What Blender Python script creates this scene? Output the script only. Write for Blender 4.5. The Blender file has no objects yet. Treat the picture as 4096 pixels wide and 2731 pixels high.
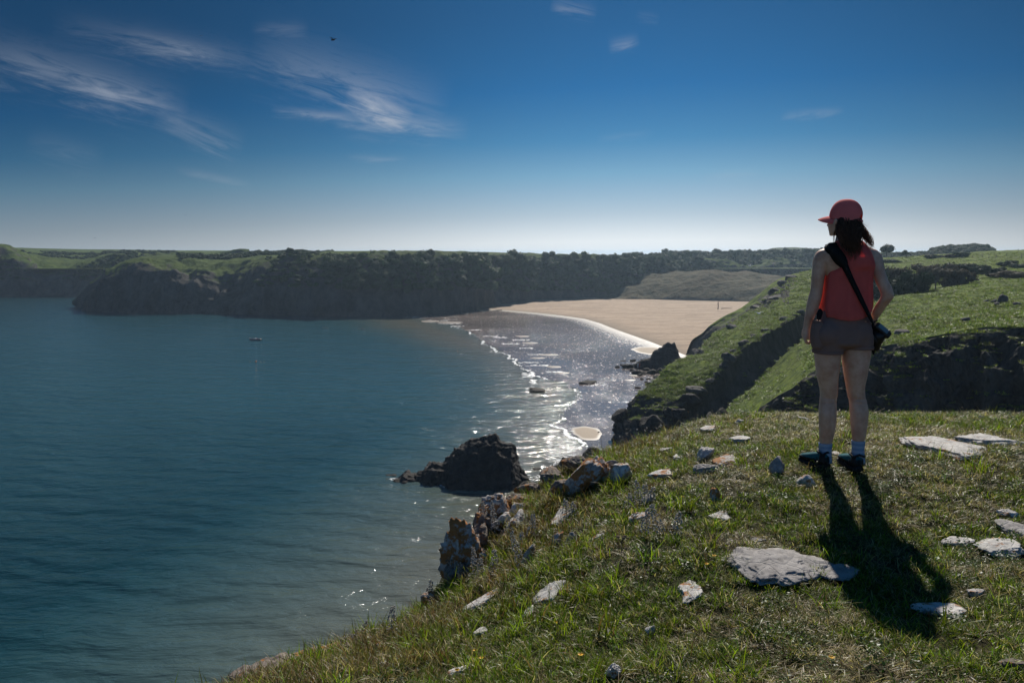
import bpy, math, random
import numpy as np
from mathutils import Vector, Matrix
random.seed(7)
SC = bpy.context.scene
R = math.radians
# ------------------------------------------------------------------ camera
CZ = 38.0                     # lens height above the sea, metres
FPX, PX0, PY0 = 3186.0, 2048.0, 1365.5
PITCH = math.atan(355.5 / FPX)
cam_d = bpy.data.cameras.new('camera'); cam = bpy.data.objects.new('camera', cam_d)
SC.collection.objects.link(cam); SC.camera = cam
cam.location = (0, 0, CZ); cam.rotation_euler = (math.pi / 2 - PITCH, 0, 0)
cam_d.sensor_fit = 'HORIZONTAL'; cam_d.sensor_width = 36.0; cam_d.lens = 36.0 * FPX / 4096.0
cam_d.clip_start = 0.1; cam_d.clip_end = 12000
# ------------------------------------------------------------------ light
SUN_AZ, SUN_EL = R(14.5), R(38.0)       # azimuth from +Y towards +X
sl = bpy.data.lights.new('sun', 'SUN'); sun = bpy.data.objects.new('sun', sl); SC.collection.objects.link(sun)
sl.energy = 4.8; sl.angle = R(0.53); sl.color = (1.0, 0.94, 0.84)
sdir = Vector((math.sin(SUN_AZ) * math.cos(SUN_EL), math.cos(SUN_AZ) * math.cos(SUN_EL), math.sin(SUN_EL)))
sun.rotation_euler = sdir.to_track_quat('Z', 'Y').to_euler()
SC.view_settings.view_transform = 'Standard'; SC.view_settings.look = 'None'
SC.view_settings.exposure = 0.1; SC.view_settings.gamma = 1.0
SC.view_settings.use_curve_mapping = False
SC.cycles.use_denoising = True
SC.cycles.max_bounces = 8; SC.cycles.volume_bounces = 0
SC.cycles.transparent_max_bounces = 12
SC.cycles.sample_clamp_indirect = 4.0
world = bpy.data.worlds.new('World'); SC.world = world; world.use_nodes = True
wt = world.node_tree; wt.nodes.clear()
def WN(t, **kw):
    n = wt.nodes.new(t)
    for k, v in kw.items(): setattr(n, k, v)
    return n
def wmath(op, a, b=None, c=None, clamp=False):
    n = WN('ShaderNodeMath', operation=op); n.use_clamp = clamp
    for i, v in enumerate((a, b, c)):
        if v is None: continue
        if isinstance(v, (int, float)): n.inputs[i].default_value = v
        else: wt.links.new(v, n.inputs[i])
    return n.outputs[0]
sky = WN('ShaderNodeTexSky', sky_type='NISHITA', sun_disc=False)
sky.sun_elevation = SUN_EL; sky.sun_rotation = SUN_AZ
sky.altitude = 40; sky.air_density = 1.0; sky.dust_density = 0.0; sky.ozone_density = 4.0
tc = WN('ShaderNodeTexCoord'); sep = WN('ShaderNodeSeparateXYZ'); wt.links.new(tc.outputs['Generated'], sep.inputs[0])
az = wmath('MULTIPLY', wmath('ARCTAN2', sep.outputs[0], sep.outputs[1]), 57.2958)
el = wmath('MULTIPLY', wmath('ARCSINE', sep.outputs[2]), 57.2958)
# the Nishita brightness drives one colour scale: deep polarised blue overhead to a pale horizon, a little brighter towards the sun
srgb = WN('ShaderNodeSeparateColor'); wt.links.new(sky.outputs[0], srgb.inputs[0])
rampn = WN('ShaderNodeValToRGB'); wt.links.new(wmath('DIVIDE', srgb.outputs[0], 12.0), rampn.inputs[0]); re_ = rampn.color_ramp.elements
STOPS = [(.08, (.013, .065, .17)), (.216, (.024, .116, .285)), (.285, (.032, .165, .39)), (.37, (.08, .26, .48)), (.466, (.20, .40, .58)), (.67, (.46, .58, .68)), (.88, (.80, .85, .88))]
while len(re_) < len(STOPS): re_.new(.5)
for e_, (p_, c_) in zip(re_, STOPS): e_.position = p_; e_.color = c_ + (1,)
dz_ = wmath('MULTIPLY', wmath('SUBTRACT', az, 9.0), 1 / 25.0)
fac_ = wmath('ADD', wmath('MULTIPLY', wmath('POWER', 2.718, wmath('MULTIPLY', wmath('MULTIPLY', dz_, dz_), -1.0)), .58), .42)
# sky raised on the unseen side away from the sun: added fill for shaded faces
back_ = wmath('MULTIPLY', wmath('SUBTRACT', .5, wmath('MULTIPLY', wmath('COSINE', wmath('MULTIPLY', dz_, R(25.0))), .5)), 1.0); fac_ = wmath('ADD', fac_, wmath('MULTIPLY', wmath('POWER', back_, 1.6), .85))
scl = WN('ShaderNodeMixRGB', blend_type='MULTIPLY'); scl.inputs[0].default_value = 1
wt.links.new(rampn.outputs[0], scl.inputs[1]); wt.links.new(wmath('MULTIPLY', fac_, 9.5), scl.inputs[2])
def azel(px, py):
    d = Vector(raydir(px, py)).normalized()
    return math.degrees(math.atan2(d.x, d.y)), math.degrees(math.asin(d.z))
def raydir(px, py):
    dx, dz = (px - PX0) / FPX, -(py - PY0) / FPX
    c, s = math.cos(PITCH), math.sin(PITCH)
    return (dx, c + dz * s, -s + dz * c)
# cirrus: long wind-combed wisps; (pixel start, pixel end, width deg, strength)
WISPS = [((-150, 175), (760, 440), 1.1, .34), ((300, 330), (700, 440), .5, .30), ((620, 450), (980, 590), .8, .22), ((200, 100), (1080, 250), .8, .20),
         ((500, 150), (900, 240), .45, .30), ((1000, 200), (1800, 440), 1.5, .30), ((1380, 380), (1650, 480), .75, .62),
         ((1080, 445), (1440, 470), .28, .42), ((1330, 480), (1880, 515), .6, .38), ((700, 680), (1010, 745), .28, .22),
         ((1380, 630), (1640, 642), .22, .20), ((2200, 15), (2390, 60), .45, .26), ((2430, 185), (2560, 160), .32, .34),
         ((3120, 465), (3380, 440), .26, .22), ((2810, 710), (3050, 695), .30, .20), ((100, 560), (420, 640), .7, .10),
         ((2380, 556), (2620, 530), .2, .12), ((2540, 62), (2640, 78), .22, .16), ((1000, 120), (1240, 112), .35, .16)]
nz = WN('ShaderNodeCombineXYZ')
total = None
for i, (a, b, w, st) in enumerate(WISPS):
    (a0, e0), (a1, e1) = azel(*a), azel(*b)
    L = math.hypot(a1 - a0, e1 - e0); ux, uy = (a1 - a0) / L, (e1 - e0) / L
    cx, cy = (a0 + a1) / 2, (e0 + e1) / 2
    da, de = wmath('SUBTRACT', az, cx), wmath('SUBTRACT', el, cy)
    s = wmath('ADD', wmath('MULTIPLY', da, ux), wmath('MULTIPLY', de, uy))
    t = wmath('ADD', wmath('MULTIPLY', da, -uy), wmath('MULTIPLY', de, ux))
    cmb = WN('ShaderNodeCombineXYZ'); wt.links.new(wmath('MULTIPLY', s, .17), cmb.inputs[0]); wt.links.new(wmath('MULTIPLY', t, 1.0), cmb.inputs[1]); cmb.inputs[2].default_value = i * 7.3
    n = WN('ShaderNodeTexNoise'); n.inputs['Scale'].default_value = 1.5; n.inputs['Detail'].default_value = 9; n.inputs['Roughness'].default_value = .66; n.inputs['Distortion'].default_value = .9
    wt.links.new(cmb.outputs[0], n.inputs['Vector'])
    # bend the axis and fade both ends
    bend = wmath('MULTIPLY', wmath('SUBTRACT', n.outputs['Fac'], .5), w * 3.6)
    tt = wmath('DIVIDE', wmath('ADD', t, bend), w)
    g = wmath('POWER', 2.718, wmath('MULTIPLY', wmath('MULTIPLY', tt, tt), -.9))
    ss = wmath('DIVIDE', s, L * .5)
    e = wmath('SUBTRACT', 1.0, wmath('POWER', wmath('ABSOLUTE', ss), 2.4), clamp=True)
    f = wmath('MULTIPLY', wmath('MULTIPLY', g, e), wmath('MULTIPLY', wmath('SUBTRACT', n.outputs['Fac'], .33), st * 2.9), clamp=True)
    total = f if total is None else wmath('ADD', total, f, clamp=True)
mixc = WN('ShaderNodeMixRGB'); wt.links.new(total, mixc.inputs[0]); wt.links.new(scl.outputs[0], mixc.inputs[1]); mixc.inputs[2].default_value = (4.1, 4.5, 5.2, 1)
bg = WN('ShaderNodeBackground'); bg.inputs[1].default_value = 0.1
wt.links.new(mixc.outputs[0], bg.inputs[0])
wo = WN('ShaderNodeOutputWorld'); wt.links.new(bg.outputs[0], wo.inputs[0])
# ------------------------------------------------------------------ helpers
def U(px, py, Y):
    d = raydir(px, py); t = Y / d[1]
    return np.array([d[0] * t, Y, CZ + d[2] * t])
def S(px, py, z=0.0):
    d = raydir(px, py); t = (z - CZ) / d[2]
    return np.array([d[0] * t, d[1] * t, z])
def project(P):
    P = np.asarray(P, float); x, y, z = P[..., 0], P[..., 1], P[..., 2] - CZ
    c, s = math.cos(PITCH), math.sin(PITCH); f = y * c - z * s; u = y * s + z * c
    return PX0 + FPX * x / f, PY0 - FPX * u / f
def hsh(ix, iy, iz):
    h = (ix.astype(np.uint32) * np.uint32(374761393) + iy.astype(np.uint32) * np.uint32(668265263) + iz.astype(np.uint32) * np.uint32(2147483647 ^ 61))
    h = (h ^ (h >> np.uint32(13))) * np.uint32(1274126177)
    h = h ^ (h >> np.uint32(16))
    return (h & np.uint32(0xffffff)).astype(np.float64) / 0xffffff
def vnoise(P):
    P = np.asarray(P, float); F = np.floor(P); f = P - F; I = F.astype(np.int64); f = f * f * (3 - 2 * f)
    out = 0
    for dx in (0, 1):
        for dy in (0, 1):
            for dz in (0, 1):
                w = (f[..., 0] if dx else 1 - f[..., 0]) * (f[..., 1] if dy else 1 - f[..., 1]) * (f[..., 2] if dz else 1 - f[..., 2])
                out = out + w * hsh(I[..., 0] + dx, I[..., 1] + dy, I[..., 2] + dz)
    return out * 2 - 1
def fbm(P, freq, octv=4, gain=.5, ridged=False):
    P = np.asarray(P, float) * freq; a, s, t = 1.0, 0, 0
    for k in range(octv):
        n = vnoise(P + 17.3 * k)
        if ridged: n = 1 - 2 * np.abs(n)
        s = s + a * n; t += a; a *= gain; P = P * 2.03
    return s / t
def catmull(ctrl, n, axis=0):
    C = np.moveaxis(np.asarray(ctrl, float), axis, 0); m = len(C)
    if m == 2:
        t = np.linspace(0, 1, n).reshape((-1,) + (1,) * (C.ndim - 1)); return np.moveaxis(C[0] * (1 - t) + C[1] * t, 0, axis)
    Cp = np.concatenate([[2 * C[0] - C[1]], C, [2 * C[-1] - C[-2]]])
    u = np.linspace(0, m - 1 - 1e-9, n); i = np.floor(u).astype(int); t = (u - i).reshape((-1,) + (1,) * (C.ndim - 1))
    p0, p1, p2, p3 = Cp[i], Cp[i + 1], Cp[i + 2], Cp[i + 3]
    o = .5 * ((2 * p1) + (-p0 + p2) * t + (2 * p0 - 5 * p1 + 4 * p2 - p3) * t ** 2 + (-p0 + 3 * p1 - 3 * p2 + p3) * t ** 3)
    return np.moveaxis(o, 0, axis)
def linterp(ctrl, n, axis=0):
    C = np.moveaxis(np.asarray(ctrl, float), axis, 0); m = len(C)
    u = np.linspace(0, m - 1 - 1e-9, n); i = np.floor(u).astype(int); t = (u - i).reshape((-1,) + (1,) * (C.ndim - 1))
    return np.moveaxis(C[i] * (1 - t) + C[i + 1] * t, 0, axis)
def gnormals(G):
    du = np.gradient(G, axis=0); dv = np.gradient(G, axis=1)
    N = np.cross(dv, du); L = np.linalg.norm(N, axis=-1, keepdims=True); return N / np.maximum(L, 1e-9)
def link(o, parent=None, col=None):
    (col or SC.collection).objects.link(o)
    if parent is not None: o.parent = parent
    return o
def mesh_obj(name, V, F, mat, parent=None, smooth=True, attrs=None, col=None):
    V = np.asarray(V, np.float32).reshape(-1, 3); F = np.asarray(F, np.int32); k = F.shape[1]
    me = bpy.data.meshes.new(name); me.vertices.add(len(V)); me.vertices.foreach_set('co', V.ravel())
    me.loops.add(F.size); me.loops.foreach_set('vertex_index', F.ravel())
    me.polygons.add(len(F)); me.polygons.foreach_set('loop_start', np.arange(0, F.size, k, dtype=np.int32))
    me.polygons.foreach_set('loop_total', np.full(len(F), k, np.int32))
    if smooth: me.polygons.foreach_set('use_smooth', np.ones(len(F), bool))
    for an, av in (attrs or {}).items():
        av = np.asarray(av, np.float32)
        if av.ndim == 1: a = me.attributes.new(an, 'FLOAT', 'POINT'); a.data.foreach_set('value', av)
        else:
            a = me.attributes.new(an, 'FLOAT_COLOR', 'POINT'); a.data.foreach_set('color', np.c_[av, np.ones(len(av))].astype(np.float32).ravel())
    me.update(calc_edges=True); me.validate()
    if mat is not None: me.materials.append(mat)
    return link(bpy.data.objects.new(name, me), parent, col)
def gridfaces(nr, nc, wrap=False):
    i = np.arange(nr - 1)[:, None]; c = nc if wrap else nc - 1; j = np.arange(c)[None, :]; j2 = (j + 1) % nc
    return np.stack([i * nc + j, i * nc + j2, (i + 1) * nc + j2, (i + 1) * nc + j], -1).reshape(-1, 4)
def tag(o, label=None, cat=None, group=None, kind=None):
    if label: o['label'] = label
    if cat: o['category'] = cat
    if group: o['group'] = group
    if kind: o['kind'] = kind
    return o
def empty(name, loc=(0, 0, 0), **kw):
    o = bpy.data.objects.new(name, None); SC.collection.objects.link(o); o.location = tuple(loc); o.empty_display_size = .1
    return tag(o, **kw)
class NT:                              # a small material builder
    def __init__(s, name):
        s.m = bpy.data.materials.new(name); s.m.use_nodes = True; s.t = s.m.node_tree; s.t.nodes.clear()
        s.out = s.t.nodes.new('ShaderNodeOutputMaterial')
    def put(s, v, sock):
        if hasattr(v, 'is_linked') or hasattr(v, 'links'): s.t.links.new(v, sock)
        elif isinstance(v, (int, float)) and sock.type in ('RGBA',): sock.default_value = (v, v, v, 1)
        elif isinstance(v, tuple) and len(v) == 3 and sock.type == 'RGBA': sock.default_value = v + (1,)
        else: sock.default_value = v
    def n(s, typ, ins=None, out=0, **kw):
        n = s.t.nodes.new(typ)
        for k, v in kw.items(): setattr(n, k, v)
        for k, v in (ins or {}).items(): s.put(v, n.inputs[k])
        return n.outputs[out]
    def math(s, op, a, b=0.0, c=0.0, clamp=False):
        n = s.t.nodes.new('ShaderNodeMath'); n.operation = op; n.use_clamp = clamp
        for i, v in enumerate((a, b, c)): s.put(v, n.inputs[i])
        return n.outputs[0]
    def noise(s, vec, scale, detail=4, rough=.5, dist=0.0):
        return s.n('ShaderNodeTexNoise', {'Vector': vec, 'Scale': scale, 'Detail': detail, 'Roughness': rough, 'Distortion': dist})
    def voro(s, vec, scale, feature='F1', out=0):
        return s.n('ShaderNodeTexVoronoi', {'Vector': vec, 'Scale': scale}, out=out, feature=feature)
    def ramp(s, f, stops, interp='LINEAR'):
        n = s.t.nodes.new('ShaderNodeValToRGB'); s.put(f, n.inputs[0]); e = n.color_ramp.elements; n.color_ramp.interpolation = interp
        while len(e) < len(stops): e.new(.5)
        for el, (p, c) in zip(e, stops): el.position = p; el.color = (c + (1,)) if isinstance(c, tuple) else (c, c, c, 1)
        return n.outputs[0]
    def mix(s, f, a, b, mode='MIX'):
        n = s.t.nodes.new('ShaderNodeMixRGB'); n.blend_type = mode
        for i, v in enumerate((f, a, b)): s.put(v, n.inputs[i])
        return n.outputs[0]
    def pos(s): return s.n('ShaderNodeNewGeometry', out=0)
    def obj(s): return s.n('ShaderNodeTexCoord', out=3)
    def nrmz(s): return s.n('ShaderNodeSeparateXYZ', {0: s.n('ShaderNodeNewGeometry', out=1)}, out=2)
    def attr(s, name, out=2): return s.n('ShaderNodeAttribute', out=out, attribute_name=name)
    def mapv(s, v, scale=(1, 1, 1), rot=(0, 0, 0)): return s.n('ShaderNodeMapping', {'Vector': v, 'Scale': scale, 'Rotation': rot})
    def bump(s, h, dist, strength=1.0, normal=None):
        d = {'Height': h, 'Distance': dist, 'Strength': strength}
        if normal is not None: d['Normal'] = normal
        return s.n('ShaderNodeBump', d)
    def bsdf(s, color, rough=.8, normal=None, spec=.3, **kw):
        n = s.t.nodes.new('ShaderNodeBsdfPrincipled'); s.put(color, n.inputs['Base Color']); s.put(rough, n.inputs['Roughness']); s.put(spec, n.inputs['Specular IOR Level'])
        if normal is not None: s.put(normal, n.inputs['Normal'])
        for k, v in kw.items(): s.put(v, n.inputs[k])
        return n.outputs[0]
    def done(s, sh): s.t.links.new(sh, s.out.inputs[0]); return s.m
def plain(name, color, rough=.7, spec=.3, **kw):
    t = NT(name); return t.done(t.bsdf(color, rough, spec=spec, **kw))
def scatter(name, pts, rots, scls, idx, sources, **tags):
    """one stuff object whose points carry instances of the source meshes"""
    me = bpy.data.meshes.new(name); P = np.asarray(pts, np.float32); me.vertices.add(len(P)); me.vertices.foreach_set('co', P.ravel())
    a = me.attributes.new('rot', 'FLOAT_VECTOR', 'POINT'); a.data.foreach_set('vector', np.asarray(rots, np.float32).ravel())
    a = me.attributes.new('scl', 'FLOAT_VECTOR', 'POINT'); a.data.foreach_set('vector', np.asarray(scls, np.float32).ravel())
    a = me.attributes.new('idx', 'INT', 'POINT'); a.data.foreach_set('value', np.asarray(idx, np.int32))
    o = link(bpy.data.objects.new(name, me)); col = bpy.data.collections.new(name + '_source')
    for s in sources: col.objects.link(s)
    g = bpy.data.node_groups.new(name, 'GeometryNodeTree')
    g.interface.new_socket('Geometry', in_out='INPUT', socket_type='NodeSocketGeometry'); g.interface.new_socket('Geometry', in_out='OUTPUT', socket_type='NodeSocketGeometry')
    gi, go = g.nodes.new('NodeGroupInput'), g.nodes.new('NodeGroupOutput')
    ci = g.nodes.new('GeometryNodeCollectionInfo'); ci.inputs[0].default_value = col; ci.inputs[1].default_value = True; ci.inputs[2].default_value = True
    ip = g.nodes.new('GeometryNodeInstanceOnPoints'); ip.inputs['Pick Instance'].default_value = True
    def at(nm, ty):
        n = g.nodes.new('GeometryNodeInputNamedAttribute'); n.data_type = ty; n.inputs[0].default_value = nm; return n.outputs[0]
    g.links.new(gi.outputs[0], ip.inputs['Points']); g.links.new(ci.outputs[0], ip.inputs['Instance'])
    g.links.new(at('idx', 'INT'), ip.inputs['Instance Index'])
    e2r = g.nodes.new('FunctionNodeEulerToRotation'); g.links.new(at('rot', 'FLOAT_VECTOR'), e2r.inputs[0]); g.links.new(e2r.outputs[0], ip.inputs['Rotation'])
    g.links.new(at('scl', 'FLOAT_VECTOR'), ip.inputs['Scale']); g.links.new(ip.outputs[0], go.inputs[0])
    md = o.modifiers.new('scatter', 'NODES'); md.node_group = g
    return tag(o, kind='stuff', **tags)
HAZE = 0.00014
# ------------------------------------------------------------------ landscape materials
def land_mat(name, grass1, grass2, rock1, rock2, gscale, rscale, lo=.62, hi=.80, bd=.5, nscale=.04):
    """grass where the ground is flat enough, bare rock where it is steep; broken up by noise"""
    t = NT(name); p = t.pos(); nz_ = t.nrmz()
    n1 = t.noise(p, gscale, 5, .6); n2 = t.noise(p, nscale, 5, .6); n3 = t.noise(t.mapv(p, (1, 1, .45)), rscale, 8, .7)
    g = t.mix(t.ramp(n1, [(.35, 0.0), (.65, 1.0)]), grass1, grass2)
    g = t.mix(t.ramp(n2, [(.52, 0.0), (.68, .55)]), g, (grass1[0] * 1.5, grass1[1] * 1.0, grass1[2] * .9))
    r = t.mix(t.ramp(n3, [(.38, 0.0), (.66, 1.0)]), rock1, rock2)
    f = t.math('ADD', nz_, t.math('MULTIPLY', t.math('SUBTRACT', t.noise(p, gscale * .6, 5, .65), .5), .55))
    f = t.math('ADD', f, t.attr('gr'))
    f = t.n('ShaderNodeMapRange', {'Value': f, 'From Min': lo, 'From Max': hi})
    col = t.mix(f, r, g)
    h = t.math('ADD', t.noise(p, gscale * 1.3, 7, .7), t.math('MULTIPLY', n3, 1.2))
    return t.done(t.bsdf(col, .92, t.bump(h, bd, .9), spec=.12))
GR1, GR2 = (.045, .080, .008), (.155, .205, .014)
M_near = land_mat('near_turf', GR1, GR2, (.030, .028, .027), (.11, .10, .09), .45, .35, bd=.7)
M_far = land_mat('far_turf', (.034, .064, .009), (.080, .118, .014), (.030, .029, .028), (.10, .092, .085), .12, .1, bd=2.4, nscale=.012)
M_dune = land_mat('dune_turf', (.045, .042, .018), (.115, .095, .05), (.17, .14, .10), (.26, .21, .15), .16, .12, lo=.45, hi=.62, bd=1.8, nscale=.02)

def patch(name, rows, mat, nr, nc, amp_rows, freq, ridged_rows=None, gr_rows=None, octv=5, label=None, smooth_rows=True, wob=None, seed=0.0, rockfn=None):
    C = np.array(rows, float)                       # rows x cols x 3 (world)
    G = catmull(C, nc, 1); G = (catmull if smooth_rows else linterp)(G, nr, 0)
    N = gnormals(G)
    amp = linterp(np.array(amp_rows, float), nr)[:, None]
    rg = linterp(np.array(ridged_rows if ridged_rows is not None else [0] * len(rows), float), nr)[:, None]
    Q = G + seed
    d = (1 - rg) * fbm(Q, freq, octv) + rg * (fbm(Q * np.array([1, 1, .55]), freq * .8, octv, .55, True) - .25)
    if wob: d = d + wob(Q)
    rm = 0
    if rockfn is not None:
        rm = rockfn(*project(G)); amp = amp * (1 + 1.6 * rm); d = d + rm * .55 * fbm(Q, freq * 2.6, 4, .55, True)
    G2 = G + N * (d * amp)[..., None]
    gr = linterp(np.array(gr_rows if gr_rows is not None else [0] * len(rows), float), nr)[:, None] * np.ones((1, nc)) - 1.3 * rm
    o = mesh_obj(name, G2.reshape(-1, 3), gridfaces(nr, nc), mat, attrs={'gr': gr.ravel()})
    tag(o, kind='structure')
    return o, G2
def rowpix(cols, fn): return [fn(*c) for c in cols]

# ---- far left headland beyond the point
pxA = [-900, -300, 0, 150, 300, 420, 520, 620, 760, 1000]
footA = [1186, 1186, 1187, 1187, 1188, 1188, 1187, 1186, 1185, 1184]
topA = [1030, 1030, 1018, 1100, 1104, 1076, 1082, 1064, 1050, 1045]
platA = [1004, 1006, 1006, 1030, 1050, 1030, 1024, 1024, 1022, 1018]
horA = [975, 984, 991, 994, 997, 999, 1000, 1001, 1003, 1004]
rows = [[S(p, f) + (0, 0, -2) for p, f in zip(pxA, footA)],
        [U(p, f - 8, S(p, f)[1] + 4) for p, f in zip(pxA, footA)],
        [U(p, (f + t_) / 2 + 5, S(p, f)[1] + 14) for p, f, t_ in zip(pxA, footA, topA)],
        [U(p, t_, S(p, f)[1] + 30) for p, f, t_ in zip(pxA, footA, topA)],
        [U(p, t_, S(p, f)[1] + 95) for p, f, t_ in zip(pxA, footA, platA)],
        [U(p, t_ * .35 + h * .65, S(p, f)[1] + 260) for p, f, t_, h in zip(pxA, footA, platA, horA)],
        [U(p, h, S(p, f)[1] + 600) for p, f, h in zip(pxA, footA, horA)],
        [U(p, h + 14, S(p, f)[1] + 1400) for p, f, h in zip(pxA, footA, horA)]]
oA, GA = patch('far_headland', rows, M_far, 150, 300, [0, 1, 7.5, 9.0, 3.2, .5, .3, .3], 1 / 26, [1, 1, 1, .8, .3, 0, 0, 0], [-.6, -.6, -.4, -.02, .05, .3, .4, .4], wob=lambda Q: fbm(Q * [1, 1, .2], 1 / 45, 3, .5, True))

# ---- the wooded headland that closes the bay
pxB = [325, 375, 450, 550, 660, 760, 880, 1000, 1120, 1300, 1500, 1700, 1900, 2100, 2300, 2480, 2700, 2950, 3300, 3900]
ftB = [1243, 1249, 1252, 1254, 1256, 1256, 1258, 1260, 1262, 1267, 1267, 1262, 1241, 1212, 1203, 1198, 1190, 1184, 1180, 1180]
c1B = [1240, 1190, 1165, 1130, 1150, 1165, 1175, 1180, 1160, 1150, 1150, 1150, 1145, 1140, 1140, 1140, 1130, 1125, 1120, 1120]
c2B = [1238, 1168, 1105, 1072, 1090, 1120, 1120, 1100, 1062, 1050, 1045, 1045, 1050, 1055, 1060, 1070, 1075, 1070, 1070, 1070]
c3B = [1237, 1160, 1085, 1046, 1043, 1050, 1056, 1042, 1032, 1025, 1022, 1020, 1022, 1026, 1035, 1045, 1052, 1050, 1045, 1045]
hzB = [1236, 1150, 1072, 1030, 1018, 1012, 1009, 1008, 1007, 1006, 1006, 1006, 1010, 1015, 1022, 1024, 1020, 1014, 1010, 1010]
def dB(p, f): return S(p, f)[1]
rows = [[S(p, f) + (0, 0, -2) for p, f in zip(pxB, ftB)],
        [U(p, f - (4 if p < 340 else 14), dB(p, f) + 3) for p, f in zip(pxB, ftB)],
        [U(p, c, dB(p, f) + 14) for p, f, c in zip(pxB, ftB, c1B)],
        [U(p, c, dB(p, f) + 34) for p, f, c in zip(pxB, ftB, c2B)],
        [U(p, c, dB(p, f) + 85) for p, f, c in zip(pxB, ftB, c3B)],
        [U(p, c * .3 + h * .7, dB(p, f) + 190) for p, f, c, h in zip(pxB, ftB, c3B, hzB)],
        [U(p, h, dB(p, f) + (420 if p > 500 else 200)) for p, f, h in zip(pxB, ftB, hzB)],
        [U(p, h + 16, dB(p, f) + 1100) for p, f, h in zip(pxB, ftB, hzB)]]
def gully(Q): return .9 * fbm(Q * [1, 1, .2], 1 / 38, 3, .5, True) * .8
oB, GB = patch('wooded_headland', rows, M_far, 230, 560, [0, 1.5, 8.5, 9.0, 3.6, .7, .4, .4], 1 / 24, [1, 1, 1, .9, .6, .1, 0, 0], [-.8, -.8, -.5, -.05, .05, .3, .4, .4], wob=gully)

# ---- the dunes behind the beach
pxC = [2380, 2450, 2520, 2620, 2720, 2820, 2920, 3020, 3120, 3260, 3450]
f0C = [1205, 1203, 1203, 1205, 1208, 1211, 1214, 1218, 1222, 1226, 1230]
c1C = [1200, 1188, 1178, 1172, 1170, 1172, 1176, 1180, 1184, 1186, 1190]
c2C = [1196, 1165, 1140, 1128, 1120, 1120, 1125, 1132, 1140, 1146, 1150]
c3C = [1192, 1150, 1115, 1092, 1078, 1078, 1084, 1095, 1108, 1115, 1120]
rows = [[S(p, f, .8) for p, f in zip(pxC, f0C)],
        [U(p, c + 9, S(p, f)[1] - 6) for p, f, c in zip(pxC, f0C, c1C)],
        [U(p, c, S(p, f)[1] + 22) for p, f, c in zip(pxC, f0C, c2C)],
        [U(p, c, S(p, f)[1] + 60) for p, f, c in zip(pxC, f0C, c3C)],
        [U(p, c + 26, S(p, f)[1] + 100) for p, f, c in zip(pxC, f0C, c3C)]]
oC, GC = patch('grassy_dunes', rows, M_dune, 150, 260, [.8, 3.0, 6.0, 5.0, 1], 1 / 22, [.6, .6, .4, .2, 0], [-.35, -.1, .15, .2, .2])

# ---- distant hills right of the bay
M_hill = land_mat('hill_wood', (.035, .06, .02), (.06, .09, .025), (.04, .05, .03), (.06, .07, .04), .06, .06, lo=.1, hi=.3, bd=2.5)
def hill(name, px, top, foot, d, dep, n=160, amp=2.5):
    rows = [[U(p, f, d) for p, f in zip(px, foot)], [U(p, t_ * .5 + f * .5, d + dep * .35) for p, t_, f in zip(px, top, foot)],
            [U(p, t_, d + dep) for p, t_ in zip(px, top)], [U(p, t_ + 14, d + dep * 2.2) for p, t_ in zip(px, top)]]
    return patch(name, rows, M_hill, 60, n, [0, amp, amp * .5, 0], 1 / 16)
_, GD = hill('valley_hill', [2560, 2700, 2850, 2980, 3080, 3180, 3260, 3400, 3600], [1040, 1030, 1028, 1026, 1025, 1024, 1022, 1030, 1035], [1160] * 9, 700, 90)
hill('far_hill', [2600, 2750, 2900, 3000, 3060, 3100, 3150, 3200, 3250, 3300, 3420, 3600], [1018, 1014, 1009, 1005, 1000, 991, 990, 991, 997, 1012, 1020, 1022], [1060] * 12, 1000, 120, amp=1.6)
_, GH = hill('far_hill', [3400, 3560, 3640, 3710, 3745, 3770, 3810, 3835, 3880, 3935, 3952, 4010, 4300], [1025, 1022, 1020, 1018, 1002, 994, 992, 993, 987, 992, 1002, 1004, 1006], [1070] * 13, 560, 40, amp=.8)

# ---- cliff spur next to the beach, behind the near ridge
cE0 = [((2752, 1432), 300, [1424, 1415, 1410], [296, 299, 303]), ((2772, 1428), 296, [1400, 1372, 1366], [293, 297, 303]), ((2812, 1430), 292, [1380, 1344, 1338], [289, 294, 302]),
       ((2850, 1436), 286, [1350, 1312, 1302], [285, 291, 302]), ((2900, 1440), 282, [1320, 1282, 1268], [280, 290, 304]), ((2970, 1440), 278, [1300, 1250, 1232], [276, 290, 306]),
       ((3040, 1440), 272, [1260, 1205, 1180], [272, 290, 308]), ((3110, 1440), 268, [1220, 1150, 1122], [270, 290, 312]), ((3200, 1440), 262, [1180, 1120, 1094], [268, 292, 318]),
       ((3320, 1440), 258, [1170, 1100, 1066], [266, 292, 322]), ((3480, 1440), 258, [1170, 1098, 1060], [266, 292, 322])]
rows = [[U(f[0], 1010 + (f[1] - 1010) * 1.02, d) * (1, 1, 0) + (0, 0, -1) for f, d, a, b in cE0]] + \
       [[U(f[0], a[k], b[k]) for f, d, a, b in cE0] for k in range(3)] + [[U(f[0], a[2] + 24, b[2] + 60) * (1, 1, 1) + (6, 0, -3) for f, d, a, b in cE0]]
patch('beach_cliff', rows, M_near, 130, 240, [.5, 2.0, 1.2, .6, .5], 1 / 7, [1, 1, .8, .2, 0], [-.8, -.45, -.1, .3, .3])

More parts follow.
